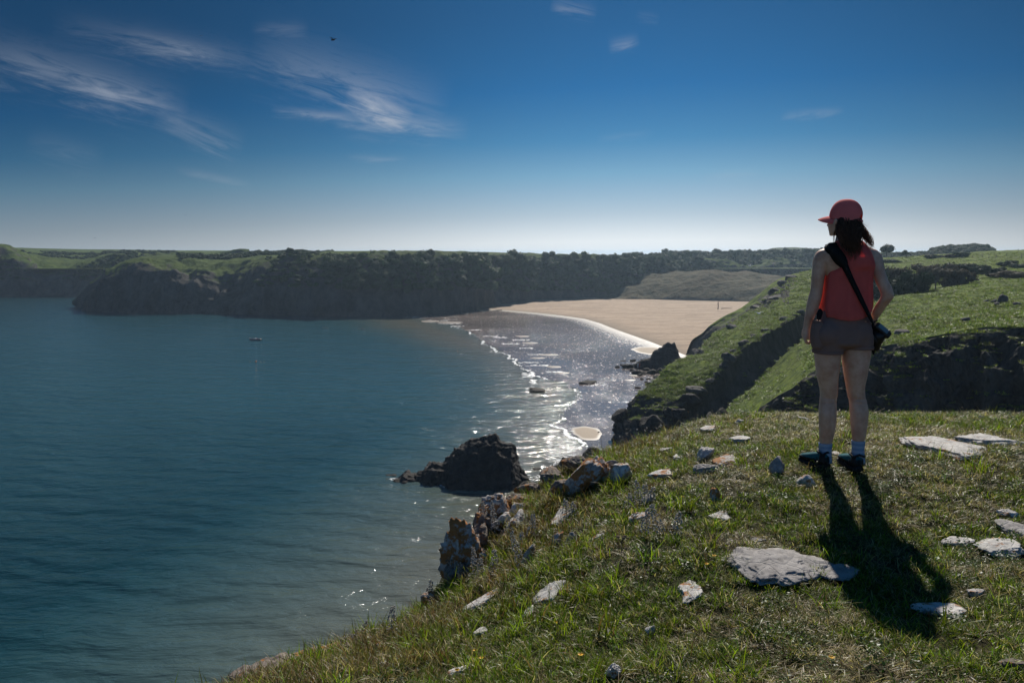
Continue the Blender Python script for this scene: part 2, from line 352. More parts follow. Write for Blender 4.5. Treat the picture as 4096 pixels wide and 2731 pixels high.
# ---- near ridge with the tilted rock wall
#        S(skyline)            M(mid slope)          W(top of wall)        B(foot of wall)
cE1 = [((2396, 1800, 160), (2405, 1810, 158), (2412, 1830, 152), (2400, 1900, 146)),
       ((2428, 1760, 160), (2436, 1778, 158), (2450, 1800, 150), (2430, 1880, 144)),
       ((2442, 1705, 160), (2475, 1735, 157), (2500, 1770, 150), (2480, 1870, 142)),
       ((2470, 1655, 161), (2530, 1690, 157), (2590, 1720, 152), (2560, 1850, 142)),
       ((2542, 1580, 166), (2600, 1625, 162), (2690, 1650, 156), (2660, 1800, 144)),
       ((2600, 1535, 172), (2660, 1575, 166), (2762, 1580, 160), (2760, 1750, 147)),
       ((2672, 1466, 180), (2720, 1510, 172), (2826, 1530, 163), (2850, 1700, 150)),
       ((2745, 1428, 190), (2800, 1450, 178), (2884, 1474, 166), (2925, 1632, 155)),
       ((2800, 1392, 200), (2860, 1410, 184), (2920, 1424, 169), (2980, 1570, 158)),
       ((2860, 1330, 212), (2920, 1360, 190), (2985, 1376, 173), (3040, 1510, 162)),
       ((2930, 1290, 226), (2990, 1310, 198), (3050, 1335, 178), (3095, 1460, 167)),
       ((3000, 1240, 244), (3050, 1262, 210), (3110, 1298, 183), (3140, 1420, 171)),
       ((3075, 1180, 262), (3110, 1210, 224), (3165, 1268, 189), (3178, 1385, 178)),
       ((3150, 1125, 280), (3185, 1160, 238), (3215, 1245, 197), (3222, 1350, 187)),
       ((3230, 1085, 300), (3260, 1120, 254), (3290, 1215, 208), (3290, 1290, 199)),
       ((3330, 1060, 320), (3350, 1095, 268), (3380, 1190, 222), (3380, 1250, 214)),
       ((3480, 1050, 330), (3480, 1085, 280), (3500, 1180, 236), (3500, 1220, 230))]
cE1 = [(s_, m, w, (b[0], b[1], w[2] - (3.0 if i < 5 else 2.2))) for i, (s_, m, w, b) in enumerate(cE1)]
rows = [[U(s_[0], s_[1], s_[2]) * (1, 1, .0) + (4, 14, -2) for s_, m, w, b in cE1],
        [U(s_[0], s_[1], s_[2]) * (1, 1, .55) + (2.5, 7, 0) for s_, m, w, b in cE1],
        [U(*s_) for s_, m, w, b in cE1], [U(*m) for s_, m, w, b in cE1], [U(w[0], w[1], w[2] + 1.2) for s_, m, w, b in cE1], [U(*w) - (0, 0, .5) for s_, m, w, b in cE1],
        [(U(*w) * .45 + U(*b) * .55) + (0, .8, 0) for s_, m, w, b in cE1], [U(*b) for s_, m, w, b in cE1], [U(*b) * (1, 1, .6) + (0, -8, -4) for s_, m, w, b in cE1]]
def rock_E1(x, y):
    n = 22 * fbm(np.stack([x, y, 0 * x], -1), 1 / 45, 3)
    a = 1 / (1 + np.exp(-np.clip((y - (1592 + (x - 2545) * .16) + n) / 8, -30, 30))) * (x < 2790)
    b = 1 / (1 + np.exp(-np.clip((1.6 * n - 14 + 34 * np.exp(-((x - 3100) / 130.0) ** 2) - np.abs(y - (1195 - (x - 3050) * .42)) * .55) / 5, -30, 30))) * (x > 2960)
    return np.maximum(a, b)
def tuss(Q): return .22 * fbm(Q, 1 / 2.6, 3)
oE1, GE1 = patch('near_ridge', rows, M_near, 240, 420, [1, 1.2, 1.1, 1.1, .7, .7, .7, .8, .5], 1 / 6, [1, .8, .5, .15, .9, 1, 1, .8, .5], [-.8, -.2, .05, .22, 0, -.8, -.9, -.5, 0],
      wob=tuss, smooth_rows=False, rockfn=rock_E1)

# ---- meadow above the inlet with its dark cliff
pxE = [2840, 2920, 3000, 3080, 3160, 3250, 3340, 3430, 3520, 3610, 3710, 3820, 3960, 4096, 4300, 4700, 5200]
eg = [(1715, 138), (1690, 136), (1664, 132), (1606, 127), (1556, 121), (1490, 115), (1464, 110), (1430, 107), (1388, 105), (1370, 102), (1349, 100), (1328, 98), (1308, 96), (1310, 95), (1300, 95), (1290, 95), (1290, 95)]
m1 = [(1700, 148), (1650, 145), (1605, 148), (1550, 146), (1490, 142), (1420, 136), (1370, 132), (1320, 132), (1290, 130), (1280, 128), (1265, 126), (1250, 124), (1240, 122), (1235, 120), (1230, 120), (1220, 120), (1220, 120)]
m2 = [(1700, 156), (1630, 156), (1560, 160), (1495, 164), (1420, 166), (1345, 166), (1270, 168), (1230, 172), (1215, 172), (1200, 170), (1190, 168), (1180, 166), (1172, 164), (1165, 162), (1160, 160), (1150, 160), (1150, 160)]
m3 = [(1705, 165), (1632, 160), (1562, 166), (1480, 172), (1400, 180), (1320, 190), (1225, 200), (1175, 220), (1160, 220), (1148, 220), (1140, 218), (1130, 215), (1122, 212), (1115, 210), (1110, 205), (1100, 205), (1100, 205)]
m4 = [(1715, 175), (1640, 168), (1575, 175), (1490, 182), (1410, 190), (1330, 200), (1190, 240), (1115, 262), (1108, 265), (1100, 268), (1092, 268), (1085, 266), (1080, 262), (1076, 258), (1070, 255), (1060, 255), (1060, 255)]
m5 = [(1725, 185), (1650, 178), (1585, 183), (1500, 190), (1420, 198), (1345, 210), (1160, 280), (1068, 310), (1060, 318), (1054, 322), (1048, 324), (1040, 322), (1034, 318), (1030, 314), (1024, 310), (1014, 310), (1010, 310)]
m6 = [(1735, 195), (1660, 188), (1595, 190), (1510, 198), (1430, 206), (1360, 220), (1140, 310), (1040, 360), (1035, 370), (1030, 378), (1022, 384), (1016, 390), (1004, 396), (998, 400), (990, 400), (980, 400), (975, 400)]
m7 = [(1745, 205), (1670, 198), (1605, 200), (1520, 208), (1440, 216), (1380, 235), (1140, 340), (1036, 460), (1034, 480), (1034, 490), (1032, 500), (1030, 510), (1020, 520), (1012, 520), (1004, 520), (994, 520), (990, 520)]
E_ = [U(p, e[0], e[1]) for p, e in zip(pxE, eg)]
rows = [[v * (1, 1, 0) + (0, -14, -2) for v in E_], [v * (1, 1, .55) + (0, -8.0, 0) for v in E_], [v * (1, 1, .82) + (0, -3.5, 0) for v in E_],
        [v + (0, -.9, -1.6) for v in E_], E_] + [[U(p, a, b) for p, (a, b) in zip(pxE, mm)] for mm in (m1, m2, m3, m4, m5, m6, m7)]
oE2, GE2 = patch('clifftop_meadow', rows, M_near, 400, 560, [1, 2.8, 2.6, 1.4, .45, .7, .8, .8, .9, .9, .6, .6], 1 / 7.5, [1, 1, 1, .9, .3, .1, 0, 0, 0, 0, 0, 0], [-.8, -.7, -.7, -.5, .2, .35, .4, .4, .4, .4, .4, .4],
      wob=tuss, smooth_rows=False, rockfn=lambda x, y: 1 / (1 + np.exp(-np.clip((y - np.interp(x, pxE, [e[0] for e in eg]) - 14) / 5, -30, 30))))

# ---- farmland behind everything, to the horizon
V = []; ys = [700, 1500, 3000, 6000]
for y in ys:
    for x in np.linspace(-6000, 6000, 9): V.append((x, y, 24.0))
farm = mesh_obj('farmland', V, gridfaces(4, 9), M_far, attrs={'gr': np.full(36, .4)}); tag(farm, kind='structure')

# ------------------------------------------------------------------ sea, wet flats, beach
# surf edge of the thin water sheet (outer) and the waterline against dry sand (inner)
surf = [(1560, 1268), (1640, 1269), (1700, 1277), (1740, 1294), (1800, 1300), (1850, 1318), (1905, 1345), (1930, 1372), (1975, 1393), (2003, 1411), (2060, 1440), (2075, 1470), (2120, 1495),
        (2180, 1520), (2250, 1530), (2300, 1556), (2305, 1580), (2318, 1596), (2290, 1610), (2262, 1630), (2268, 1645), (2235, 1660), (2222, 1666), (2262, 1672), (2240, 1686), (2200, 1700), (2250, 1722),
        (2290, 1745), (2325, 1775), (2300, 1796), (2270, 1815), (2240, 1835), (2205, 1850), (2190, 1870), (2190, 1900), (2200, 1950), (2150, 2050)]
wline = [(1950, 1239), (1990, 1238), (2050, 1243), (2130, 1250), (2200, 1257), (2280, 1267), (2340, 1276), (2400, 1293), (2450, 1313), (2500, 1331), (2560, 1352), (2610, 1370), (2650, 1386), (2690, 1400), (2740, 1420), (2760, 1432)]
def pts(l): return np.array([S(*q)[:2] for q in l])
def polydist(P, L):
    """signed distance in plan to polyline L: positive on its left side"""
    best = np.full(len(P), 1e9); sg = np.zeros(len(P))
    for a, b in zip(L[:-1], L[1:]):
        ab = b - a; t = np.clip(((P - a) @ ab) / (ab @ ab), 0, 1); q = a + t[:, None] * ab; d = np.linalg.norm(P - q, axis=1)
        cr = ab[0] * (P[:, 1] - a[1]) - ab[1] * (P[:, 0] - a[0]); m = d < best; best[m] = d[m]; sg[m] = np.sign(cr[m])
    return best * np.where(sg == 0, 1, sg)
def inpoly(P, poly):
    x, y = P[:, 0], P[:, 1]; c = np.zeros(len(P), bool); n = len(poly); j = n - 1
    for i in range(n):
        xi, yi = poly[i]; xj, yj = poly[j]; m = ((yi > y) != (yj > y)) & (x < (xj - xi) * (y - yi) / (yj - yi + 1e-12) + xi); c ^= m; j = i
    return c
SURF, WL = pts(surf), pts(wline)
sea_x = np.concatenate([np.linspace(-4000, -420, 14), np.linspace(-400, 160, 281), np.linspace(180, 900, 10)])
sea_y = np.concatenate([np.linspace(-400, 20, 8), np.linspace(30, 560, 266), np.linspace(580, 3000, 16)])
X, Y = np.meshgrid(sea_x, sea_y, indexing='ij'); P = np.c_[X.ravel(), Y.ravel()]
dist = np.abs(polydist(P, SURF))
shore = pts([(1560, 1268), (2000, 1411), (2118, 1500), (2250, 1650), (2230, 1850), (2150, 2050), (1960, 2350), (1700, 2800), (1500, 3300)])
dsh = np.abs(polydist(P, shore))
depth = np.clip(dsh / 75.0, 0, 1)
depth = np.clip(depth + .12 * fbm(np.c_[P, 0 * P[:, 0]], 1 / 40, 4), 0, 1)
bay_sheen = np.clip((P[:, 1] - 70) / 150 + .18 * fbm(np.c_[P, 0 * P[:, 0]], 1 / 55, 3), 0, 1) * np.clip(1.25 - (P[:, 1] - 250) / 420, .25, 1)   # sky reflection painted into the water colour: paler mid-bay, darker near and far
t = NT('sea_water'); p = t.pos(); dp = t.attr('depth')
mid = t.mix(t.attr('bay_sheen'), (.004, .034, .042), (.028, .098, .122))
colr = t.ramp(dp, [(0.0, (.155, .145, .105)), (.22, (.090, .122, .108)), (.55, (.034, .105, .118)), (1.0, (.012, .060, .074))])
colr = t.mix(t.ramp(dp, [(.18, 0.0), (.60, 1.0)]), colr, mid)
# swell trains, wind ripples and fine chop, all in metres
sw = t.n('ShaderNodeTexWave', {'Vector': t.mapv(p, (1, 1, 1), (0, 0, R(-62))), 'Scale': .018, 'Distortion': 5.0, 'Detail': 3, 'Detail Scale': 1.4, 'Detail Roughness': .6}, out=1, wave_type='BANDS', bands_direction='X')
sw2 = t.n('ShaderNodeTexWave', {'Vector': t.mapv(p, (1, 1, 1), (0, 0, R(-78))), 'Scale': .055, 'Distortion': 7.0, 'Detail': 3, 'Detail Scale': 1.6, 'Detail Roughness': .6}, out=1, wave_type='BANDS', bands_direction='X')
ch = t.noise(t.mapv(p, (.45, 1, 1), (0, 0, R(14))), .55, 5, .62, .4); ch2 = t.noise(t.mapv(p, (.5, 1, 1)), 2.6, 4, .6)
ch0 = t.noise(t.mapv(p, (.35, 1, 1), (0, 0, R(10))), .16, 4, .6, .8)
sw = t.math('ADD', sw, t.math('MULTIPLY', ch0, 3.0))
h = t.math('ADD', t.math('MULTIPLY', sw, .34), t.math('ADD', t.math('MULTIPLY', sw2, .26), t.math('ADD', t.math('MULTIPLY', ch, .50), t.math('MULTIPLY', ch2, .05))))
M_sea = t.done(t.bsdf(colr, .10, t.bump(h, 1.0, .8), spec=.5, IOR=1.7))
sea = mesh_obj('sea', np.c_[P, np.zeros(len(P))], gridfaces(len(sea_x), len(sea_y))[:, ::-1], M_sea, attrs={'depth': depth, 'bay_sheen': bay_sheen}); tag(sea, kind='structure')

# wet flats: a thin film of water on sand
poly = np.concatenate([SURF, pts([(2400, 2200), (2700, 1900), (3100, 1650), (3100, 1440), (2900, 1330), (2600, 1270), (2200, 1215), (1990, 1228), (1900, 1236), (1800, 1246), (1700, 1256), (1600, 1264)])])
gx = np.arange(-75, 120, 1.25); gy = np.arange(70, 600, 1.5)
X, Y = np.meshgrid(gx, gy, indexing='ij'); P = np.c_[X.ravel(), Y.ravel()]
wob = np.c_[fbm(np.c_[P, P[:, 0] * 0], 1 / 7, 3), fbm(np.c_[P, P[:, 0] * 0 + 9], 1 / 7, 3)] * 1.6
ins = inpoly(P + wob, poly); F = gridfaces(len(gx), len(gy))[:, ::-1]; F = F[ins[F].all(1)]
dwl = np.abs(polydist(P, WL)); dsf = np.abs(polydist(P, SURF))
sheen = np.clip(1 - dwl / 16, 0, 1)
used = np.unique(F); remap = np.full(len(P), -1); remap[used] = np.arange(len(used))
t = NT('wet_sand'); p = t.pos(); shn = t.attr('sheen'); dd = t.attr('surfd')
big = t.noise(t.mapv(p, (.25, 1, 1)), .05, 4, .6)
wcol = t.mix(t.ramp(big, [(.4, 0.0), (.62, 1.0)]), (.21, .16, .135), (.13, .108, .10))
wcol = t.mix(shn, wcol, (.22, .18, .14))
rip = t.noise(t.mapv(p, (.35, 1, 1)), 1.3, 6, .7); bars = t.noise(t.mapv(p, (.12, 1, 1)), .12, 3, .5)
rr = t.math('ADD', t.math('MULTIPLY', t.math('POWER', shn, 1.2), .34), .11)
glit = t.ramp(t.noise(t.mapv(p, (1, .38, 1)), .9, 4, .75), [(.54, 0.0), (.66, 1.0)]); rr = t.math('ADD', rr, t.math('MULTIPLY', glit, .26))
spk = t.ramp(t.noise(t.mapv(p, (.35, 1, 1)), 2.2, 5, .75), [(.58, 0.0), (.70, 1.0)])
M_wet = t.done(t.bsdf(wcol, rr, t.bump(t.math('ADD', t.math('MULTIPLY', spk, 1.6), t.math('ADD', t.math('MULTIPLY', rip, .35), t.math('MULTIPLY', bars, .3))), 1.0, t.math('ADD', .17, t.math('MULTIPLY', t.ramp(t.noise(p, .02, 2), [(.4, 0.0), (.6, 1.0)]), .2))), spec=.5))
Vz = np.full(len(P), .03)
wet = mesh_obj('wet_sand_flats', np.c_[P, Vz][used], remap[F], M_wet, attrs={'sheen': sheen[used], 'surfd': dsf[used]}); tag(wet, kind='structure')

# beach: rises from the waterline
bb = np.concatenate([WL, pts([(2900, 1440), (3300, 1440), (3300, 1195), (3000, 1185), (2600, 1180), (2300, 1182), (2100, 1196), (1950, 1222)])])
gx = np.arange(-30, 235, 1.6); gy = np.arange(270, 720, 2.2)
X, Y = np.meshgrid(gx, gy, indexing='ij'); P = np.c_[X.ravel(), Y.ravel()]
ins = inpoly(P, bb); d = polydist(P, WL); d = np.where(ins, np.abs(d), -np.abs(d))
F = gridfaces(len(gx), len(gy))[:, ::-1]; F = F[(d[F] > -3).any(1) & (inpoly(P, np.concatenate([bb])) | (np.abs(d) < 4))[F].all(1)]
z = .03 + np.clip(d, -4, 200) * .014 + .10 * fbm(np.c_[P, 0 * d], 1 / 18, 3) * np.clip(d / 30, 0, 1)
used = np.unique(F); remap = np.full(len(P), -1); remap[used] = np.arange(len(used))
t = NT('dry_sand'); p = t.pos(); bd_ = t.attr('up')
n1 = t.noise(t.mapv(p, (.18, 1, 1), (0, 0, R(8))), .16, 6, .6, .8); n2 = t.noise(t.mapv(p, (.3, 1, 1), (0, 0, R(-14))), .45, 5, .7, 1.5)
trk = t.n('ShaderNodeTexVoronoi', {'Vector': t.mapv(p, (.22, 1, 1), (0, 0, R(5))), 'Scale': .12}, feature='DISTANCE_TO_EDGE')
sc = t.mix(t.ramp(n1, [(.35, 0.0), (.6, 1.0)]), (.34, .235, .155), (.46, .335, .235))
sc = t.mix(t.ramp(n2, [(.36, .9), (.46, 0.0)]), sc, (.17, .115, .08))
n4 = t.noise(t.mapv(p, (.10, 1, 1), (0, 0, R(4))), .35, 4, .7, .6); sc = t.mix(t.ramp(n4, [(.34, .8), (.40, 0.0)]), sc, (.20, .14, .10))
n5 = t.noise(t.mapv(p, (.16, 1, 1), (0, 0, R(11))), .13, 6, .75, 1.2); sc = t.mix(t.ramp(n5, [(.40, .75), (.47, 0.0), (.53, 0.0), (.56, .35)]), sc, (.22, .155, .105))
sc = t.mix(t.ramp(bd_, [(0.0, 1.0), (.10, .35), (.25, 0.0)]), sc, (.20, .15, .105))
M_sand = t.done(t.bsdf(sc, .85, t.bump(t.math('ADD', n2, t.math('MULTIPLY', t.noise(p, 1.2, 5, .7), .5)), .28, 1.0), spec=.2))
beach = mesh_obj('beach', np.c_[P, z][used], remap[F], M_sand, attrs={'up': np.clip(d / 60, 0, 1)[used]}); tag(beach, kind='structure')

# sand bars standing out of the film of water
def bar(cx, cy, rx, ry, lab):
    c, e1, e2 = S(cx, cy), S(cx + rx, cy), S(cx, cy - ry); a, b = e1[0] - c[0], e2[1] - c[1]
    V, n, m = [], 40, 9
    for i in range(m):
        for k in range(n):
            th = 2 * math.pi * k / n; r = i / (m - 1) * (1 + .10 * math.sin(2 * th + cx) + .06 * math.sin(3 * th) + .04 * math.sin(7 * th + cy))
            V.append((c[0] + a * r * math.cos(th), c[1] + b * r * math.sin(th), .035 + .13 * (1 - (i / (m - 1)) ** 2)))
    F = gridfaces(m, n, True)[:, ::-1]; o = mesh_obj('sandbar', V, F, M_bar if rx > 60 else M_wetbar); o['kind'] = 'structure'; return o
t = NT('sandbar_sand'); zz = t.n('ShaderNodeSeparateXYZ', {0: t.pos()}, out=2)
M_bar = t.done(t.bsdf(t.mix(t.ramp(zz, [(.05, 0.0), (.11, 1.0)]), (.24, .19, .14), (.34, .265, .19)), t.ramp(zz, [(.04, .35), (.10, .8)]), spec=.5))
M_wetbar = plain('wet_bar_sand', (.11, .08, .06), .5)
bar(2348, 1731, 64, 25, ''); bar(2600, 1402, 75, 14, '')
for (x, y, rx, ry) in [(2190, 1419, 45, 3), (2150, 1432, 28, 3), (2215, 1467, 30, 4), (2250, 1492, 26, 3), (2120, 1372, 30, 3), (2090, 1345, 30, 2.5), (1720, 1285, 40, 4), (1800, 1290, 50, 4), (2520, 1520, 22, 3), (2545, 1500, 30, 3)]:
    bar(x, y, rx, ry, '')
# foam along the surf edge: many thin ragged flakes lying on the water
M_foam = plain('foam', (.82, .84, .86), .6, .3)
rng = np.random.default_rng(5)
FV, FF = [], []
def flake(x, y, a, b, ang, z=.055):
    n = 9; o = len(FV); ca, sa = math.cos(ang), math.sin(ang)
    FV.append((x, y, z + .02))
    for k in range(n):
        th = 2 * math.pi * k / n; r = rng.uniform(.55, 1.15); u, v = a * r * math.cos(th), b * r * math.sin(th); FV.append((x + u * ca - v * sa, y + u * sa + v * ca, z))
    for k in range(n): FF.append((o, o + 1 + k, o + 1 + (k + 1) % n))
L = SURF; seg = np.linalg.norm(np.diff(L, axis=0), axis=1)
for i, (a, b) in enumerate(zip(L[:-1], L[1:])):
    if i > 33: break
    n = int(seg[i] * 8.0) + 2; py = surf[i][1]
    dens = 1.0 if not (1290 > py) else .35
    for k in range(n):
        if rng.random() > dens: continue
        u = rng.random(); q = a + (b - a) * u; s = seg[i]; ang = math.atan2(b[1] - a[1], b[0] - a[0]) + rng.normal(0, .25)
        nz1 = vnoise(np.array([q[0] * .13, q[1] * .13, 8.0])); w = rng.uniform(.04, .20) * (1.5 if py > 1690 or (1500 > py > 1300) else .55) * max(.12, .8 + 1.5 * nz1)
        wig = 1.3 * vnoise(np.array([q[0] * .22, q[1] * .22, 3.0])) + .5 * vnoise(np.array([q[0] * .9, q[1] * .9, 3.0]))
        flake(q[0] + wig + rng.normal(0, .16), q[1] + wig + rng.normal(0, .16), w * 2.2, w * .7, ang)
def streaks(n, x0, x1, y0, y1, ln, wd, z=.06):
    for k in range(n):
        px, py = rng.uniform(x0, x1), rng.uniform(y0, y1); q = S(px, py); flake(q[0], q[1], rng.uniform(.4, 1) * ln, rng.uniform(.3, 1) * wd, rng.normal(0, .2), z)
for (x, y, l) in [(1830, 1305, 25), (1900, 1320, 28), (1960, 1345, 30), (2000, 1350, 25), (2040, 1375, 35), (2085, 1360, 35), (2100, 1393, 30), (2140, 1418, 30), (2120, 1450, 50), (2150, 1462, 45), (2220, 1488, 30), (1680, 1270, 30), (1750, 1282, 40), (1800, 1295, 45)]:
    for k in range(26):
        u = rng.uniform(-1, 1); q = S(x + u * l, y + 3 * u * rng.choice([-1, 1]) * .4 + rng.normal(0, .8)); flake(q[0], q[1], rng.uniform(.3, 1.1), rng.uniform(.15, .5), rng.normal(0, .3), .06)
streaks(90, 2190, 2300, 1700, 1770, 1.2, .10); streaks(150, 2195, 2300, 1770, 1850, .9, .14); streaks(60, 2100, 2240, 1548, 1562, .8, .2); streaks(30, 2095, 2130, 1490, 1510, 1.2, .7)
streaks(24, 2120, 2150, 1520, 1535, .9, .6); streaks(60, 1560, 1650, 1913, 1922, .35, .12, .05); streaks(40, 1760, 1830, 1938, 1950, .3, .1, .05); streaks(50, 2090, 2200, 1900, 1925, .5, .12); streaks(20, 760, 900, 1245, 1256, 1.4, .5, .05)
streaks(60, 2350, 2430, 1530, 1545, .6, .15)
foam = mesh_obj('surf_foam', FV, FF, M_foam, smooth=False); tag(foam, kind='stuff', label='white broken line of foam along the edge of the wet sand', cat='foam')
foam.pop('category', None) if False else None
# ------------------------------------------------------------------ shape helpers
import bmesh
_ico = {}
def ico(n):
    if n not in _ico:
        b = bmesh.new(); bmesh.ops.create_icosphere(b, subdivisions=n, radius=1); b.verts.ensure_lookup_table()
        _ico[n] = (np.array([v.co[:] for v in b.verts]), np.array([[v.index for v in f.verts] for f in b.faces])); b.free()
    return _ico[n]
def rock_shape(seed, n=4, planes=16, rough=.10, flat=0.0, squash=1.0):
    r = np.random.default_rng(seed); D, F = ico(n)
    N = r.normal(size=(planes, 3)); N /= np.linalg.norm(N, axis=1, keepdims=True); h = r.uniform(.62, 1.0, planes)
    if flat: N = np.concatenate([N, [[r.normal(0, .06), r.normal(0, .06), 1]]]); h = np.append(h, flat)
    dot = D @ N.T; t = np.where(dot > .05, h / np.maximum(dot, .05), 9).min(1); t = np.minimum(t, 1.25)
    t *= 1 + rough * fbm(D + seed * 3.7, 2.1, 4) + rough * .5 * fbm(D + seed, 7, 3, .6, True)
    V = D * t[:, None]; V[:, 2] *= squash
    return V, F
def tube(pts_, rad, n=8, cap=True, flat=None):
    """closed tapered tube along points; returns V, F (quads, ends closed by degenerate rings)"""
    P = np.array(pts_, float); rad = np.array(rad, float) * np.ones(len(P)); T = np.gradient(P, axis=0); T /= np.maximum(np.linalg.norm(T, axis=1, keepdims=True), 1e-9)
    up = np.array([0, 0, 1.0]) if abs(T[0, 2]) < .9 else np.array([0, 1.0, 0]); a = np.cross(T[0], up); a /= np.linalg.norm(a); rings = []
    for i in range(len(P)):
        a = a - T[i] * (a @ T[i]); a /= np.linalg.norm(a); b = np.cross(T[i], a)
        th = np.arange(n) * 2 * math.pi / n; rings.append(P[i] + rad[i] * (np.cos(th)[:, None] * a + np.sin(th)[:, None] * b * (flat or 1)))
    if cap: rings = [np.repeat(P[:1], n, 0)] + rings + [np.repeat(P[-1:], n, 0)]
    return np.concatenate(rings), gridfaces(len(rings), n, True)
def merge(parts):
    V, F, o = [], [], 0
    for v, f in parts:
        V.append(v); f = np.asarray(f)
        if f.shape[1] == 3: f = np.c_[f, f[:, 2]]
        F.append(f + o); o += len(v)
    return np.concatenate(V), np.concatenate(F)
def poly_obj(name, V, F, mat, parent=None, smooth=True, attrs=None, col=None):
    """like mesh_obj but drops the degenerate corners that merge() and tube() leave"""
    V = np.asarray(V, float); me = bpy.data.meshes.new(name); faces = []
    for f in F:
        g = [];
        for i in f:
            if not g or (i != g[-1]): g.append(int(i))
        if len(g) > 1 and g[0] == g[-1]: g.pop()
        if len(g) > 2: faces.append(g)
    me.from_pydata(V.tolist(), [], faces); b = bmesh.new(); b.from_mesh(me)
    if not attrs: bmesh.ops.remove_doubles(b, verts=b.verts, dist=1e-6)
    bmesh.ops.recalc_face_normals(b, faces=b.faces); b.to_mesh(me); b.free()
    me.polygons.foreach_set('use_smooth', np.full(len(me.polygons), smooth)); me.materials.append(mat)
    for an, av in (attrs or {}).items():
        a = me.attributes.new(an, 'FLOAT_COLOR', 'POINT'); a.data.foreach_set('color', np.c_[av, np.ones(len(av))].astype(np.float32).ravel())
    me.update()
    return link(bpy.data.objects.new(name, me), parent, col)
def box(c, s, R3=None):
    V = np.array([(x, y, z) for x in (-.5, .5) for y in (-.5, .5) for z in (-.5, .5)]) * s
    if R3 is not None: V = V @ np.array(R3).T
    return V + c, np.array([(0, 1, 3, 2), (4, 6, 7, 5), (0, 4, 5, 1), (2, 3, 7, 6), (0, 2, 6, 4), (1, 5, 7, 3)])
# ------------------------------------------------------------------ rock materials
def rock_mat(name, c1, c2, lichen=.0, sc=22.0, bd=.006, dark=(.03, .027, .025)):
    t = NT(name); p = t.obj(); n1 = t.noise(p, sc, 7, .65, .4); n2 = t.noise(p, sc * 2.7, 6, .7); rnd = t.n('ShaderNodeObjectInfo', out=5)
    n3 = t.n('ShaderNodeTexNoise', {'Vector': t.n('ShaderNodeVectorMath', {0: p, 1: t.n('ShaderNodeCombineXYZ', {0: t.math('MULTIPLY', rnd, 40.0)})}, operation='ADD'), 'Scale': sc * .55, 'Detail': 6, 'Roughness': .7})
    c = t.mix(t.ramp(n1, [(.35, 0.0), (.62, 1.0)]), c1, c2)
    c = t.mix(t.ramp(n2, [(.30, 1.0), (.42, 0.0)]), c, dark)
    if lichen: c = t.mix(t.ramp(n3, [(.60 - lichen * .25, 0.0), (.64 - lichen * .25, .9)]), c, t.mix(n2, (.28, .10, .015), (.36, .15, .03)))
    cr = t.n('ShaderNodeTexVoronoi', {'Vector': t.mapv(p, (1, 1, 2.2)), 'Scale': sc * .6}, feature='DISTANCE_TO_EDGE')
    h = t.math('ADD', t.math('MULTIPLY', n2, .8), t.math('ADD', n1, t.ramp(cr, [(0.0, 0.0), (.05, .35)])))
    return t.done(t.bsdf(c, .85, t.bump(h, bd, 1.0), spec=.25))
M_white = rock_mat('white_limestone', (.33, .315, .30), (.60, .58, .55), 0.06)
M_lich = rock_mat('lichen_limestone', (.32, .305, .30), (.66, .63, .60), .22)
M_orange = rock_mat('orange_lichen_limestone', (.22, .20, .19), (.52, .49, .46), .50)
M_grey = rock_mat('grey_limestone', (.21, .195, .19), (.36, .34, .33), 0.0, 14.0, .008)
M_brownr = rock_mat('brown_limestone', (.10, .08, .07), (.24, .20, .17), .25)
M_moor = rock_mat('field_rock', (.05, .045, .04), (.12, .11, .10), 0, 1.5, .12)
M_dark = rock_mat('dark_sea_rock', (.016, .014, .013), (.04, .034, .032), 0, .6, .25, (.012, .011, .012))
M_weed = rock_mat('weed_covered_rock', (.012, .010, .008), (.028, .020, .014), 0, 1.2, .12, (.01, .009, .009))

# ------------------------------------------------------------------ the headland we stand on
GC = [(3320, 1868, 5.05), (3445, 1884, 4.98), (3350, 1760, 5.8), (4096, 1800, 5.55), (3700, 1800, 5.5), (4096, 2200, 3.85), (3700, 2200, 3.85), (3400, 2350, 3.42), (4096, 2731, 2.45), (3400, 2731, 2.5), (4600, 2300, 3.5), (4600, 2731, 2.4), (4600, 1690, 6.9),
      (2400, 2731, 2.75), (1700, 2731, 3.15), (1000, 2731, 3.7), (2600, 2200, 4.05), (3000, 2300, 3.55), (2100, 2500, 3.75), (2200, 2300, 4.2), (2700, 1900, 5.3), (2400, 2000, 5.2), (3000, 1800, 5.6), (3000, 2000, 4.6)]
GE_ = [(300, 2980, 3.5), (600, 2860, 3.6), (900, 2775, 3.85), (1060, 2718, 4.0), (1240, 2650, 4.25), (1400, 2582, 4.45), (1530, 2532, 4.6), (1660, 2466, 4.8), (1740, 2422, 4.9), (1830, 2348, 5.05), (1920, 2250, 5.2), (1975, 2155, 5.4), (2040, 2060, 5.65), (2110, 2002, 5.9), (2200, 1944, 6.15), (2300, 1885, 6.4), (2400, 1840, 6.6),
       (2500, 1798, 6.8), (2600, 1762, 6.95), (2700, 1724, 7.1), (2800, 1692, 7.25), (2900, 1668, 7.35), (3100, 1660, 7.45), (3400, 1658, 7.5), (3700, 1658, 7.5), (4096, 1662, 7.45), (4600, 1665, 7.4), (5400, 1680, 7.3)]
CP = np.array([U(*g) for g in GC + GE_]); EDGE = np.array([U(*g)[:2] for g in GE_])
def tps_fit(X, z, lam=.004):
    n = len(X); r = np.linalg.norm(X[:, None] - X[None], axis=2); K = np.where(r > 0, r ** 2 * np.log(r + 1e-12), 0) + lam * np.eye(n)
    Pm = np.c_[np.ones(n), X]; A = np.zeros((n + 3, n + 3)); A[:n, :n] = K; A[:n, n:] = Pm; A[n:, :n] = Pm.T
    return np.linalg.solve(A, np.r_[z, 0, 0, 0])
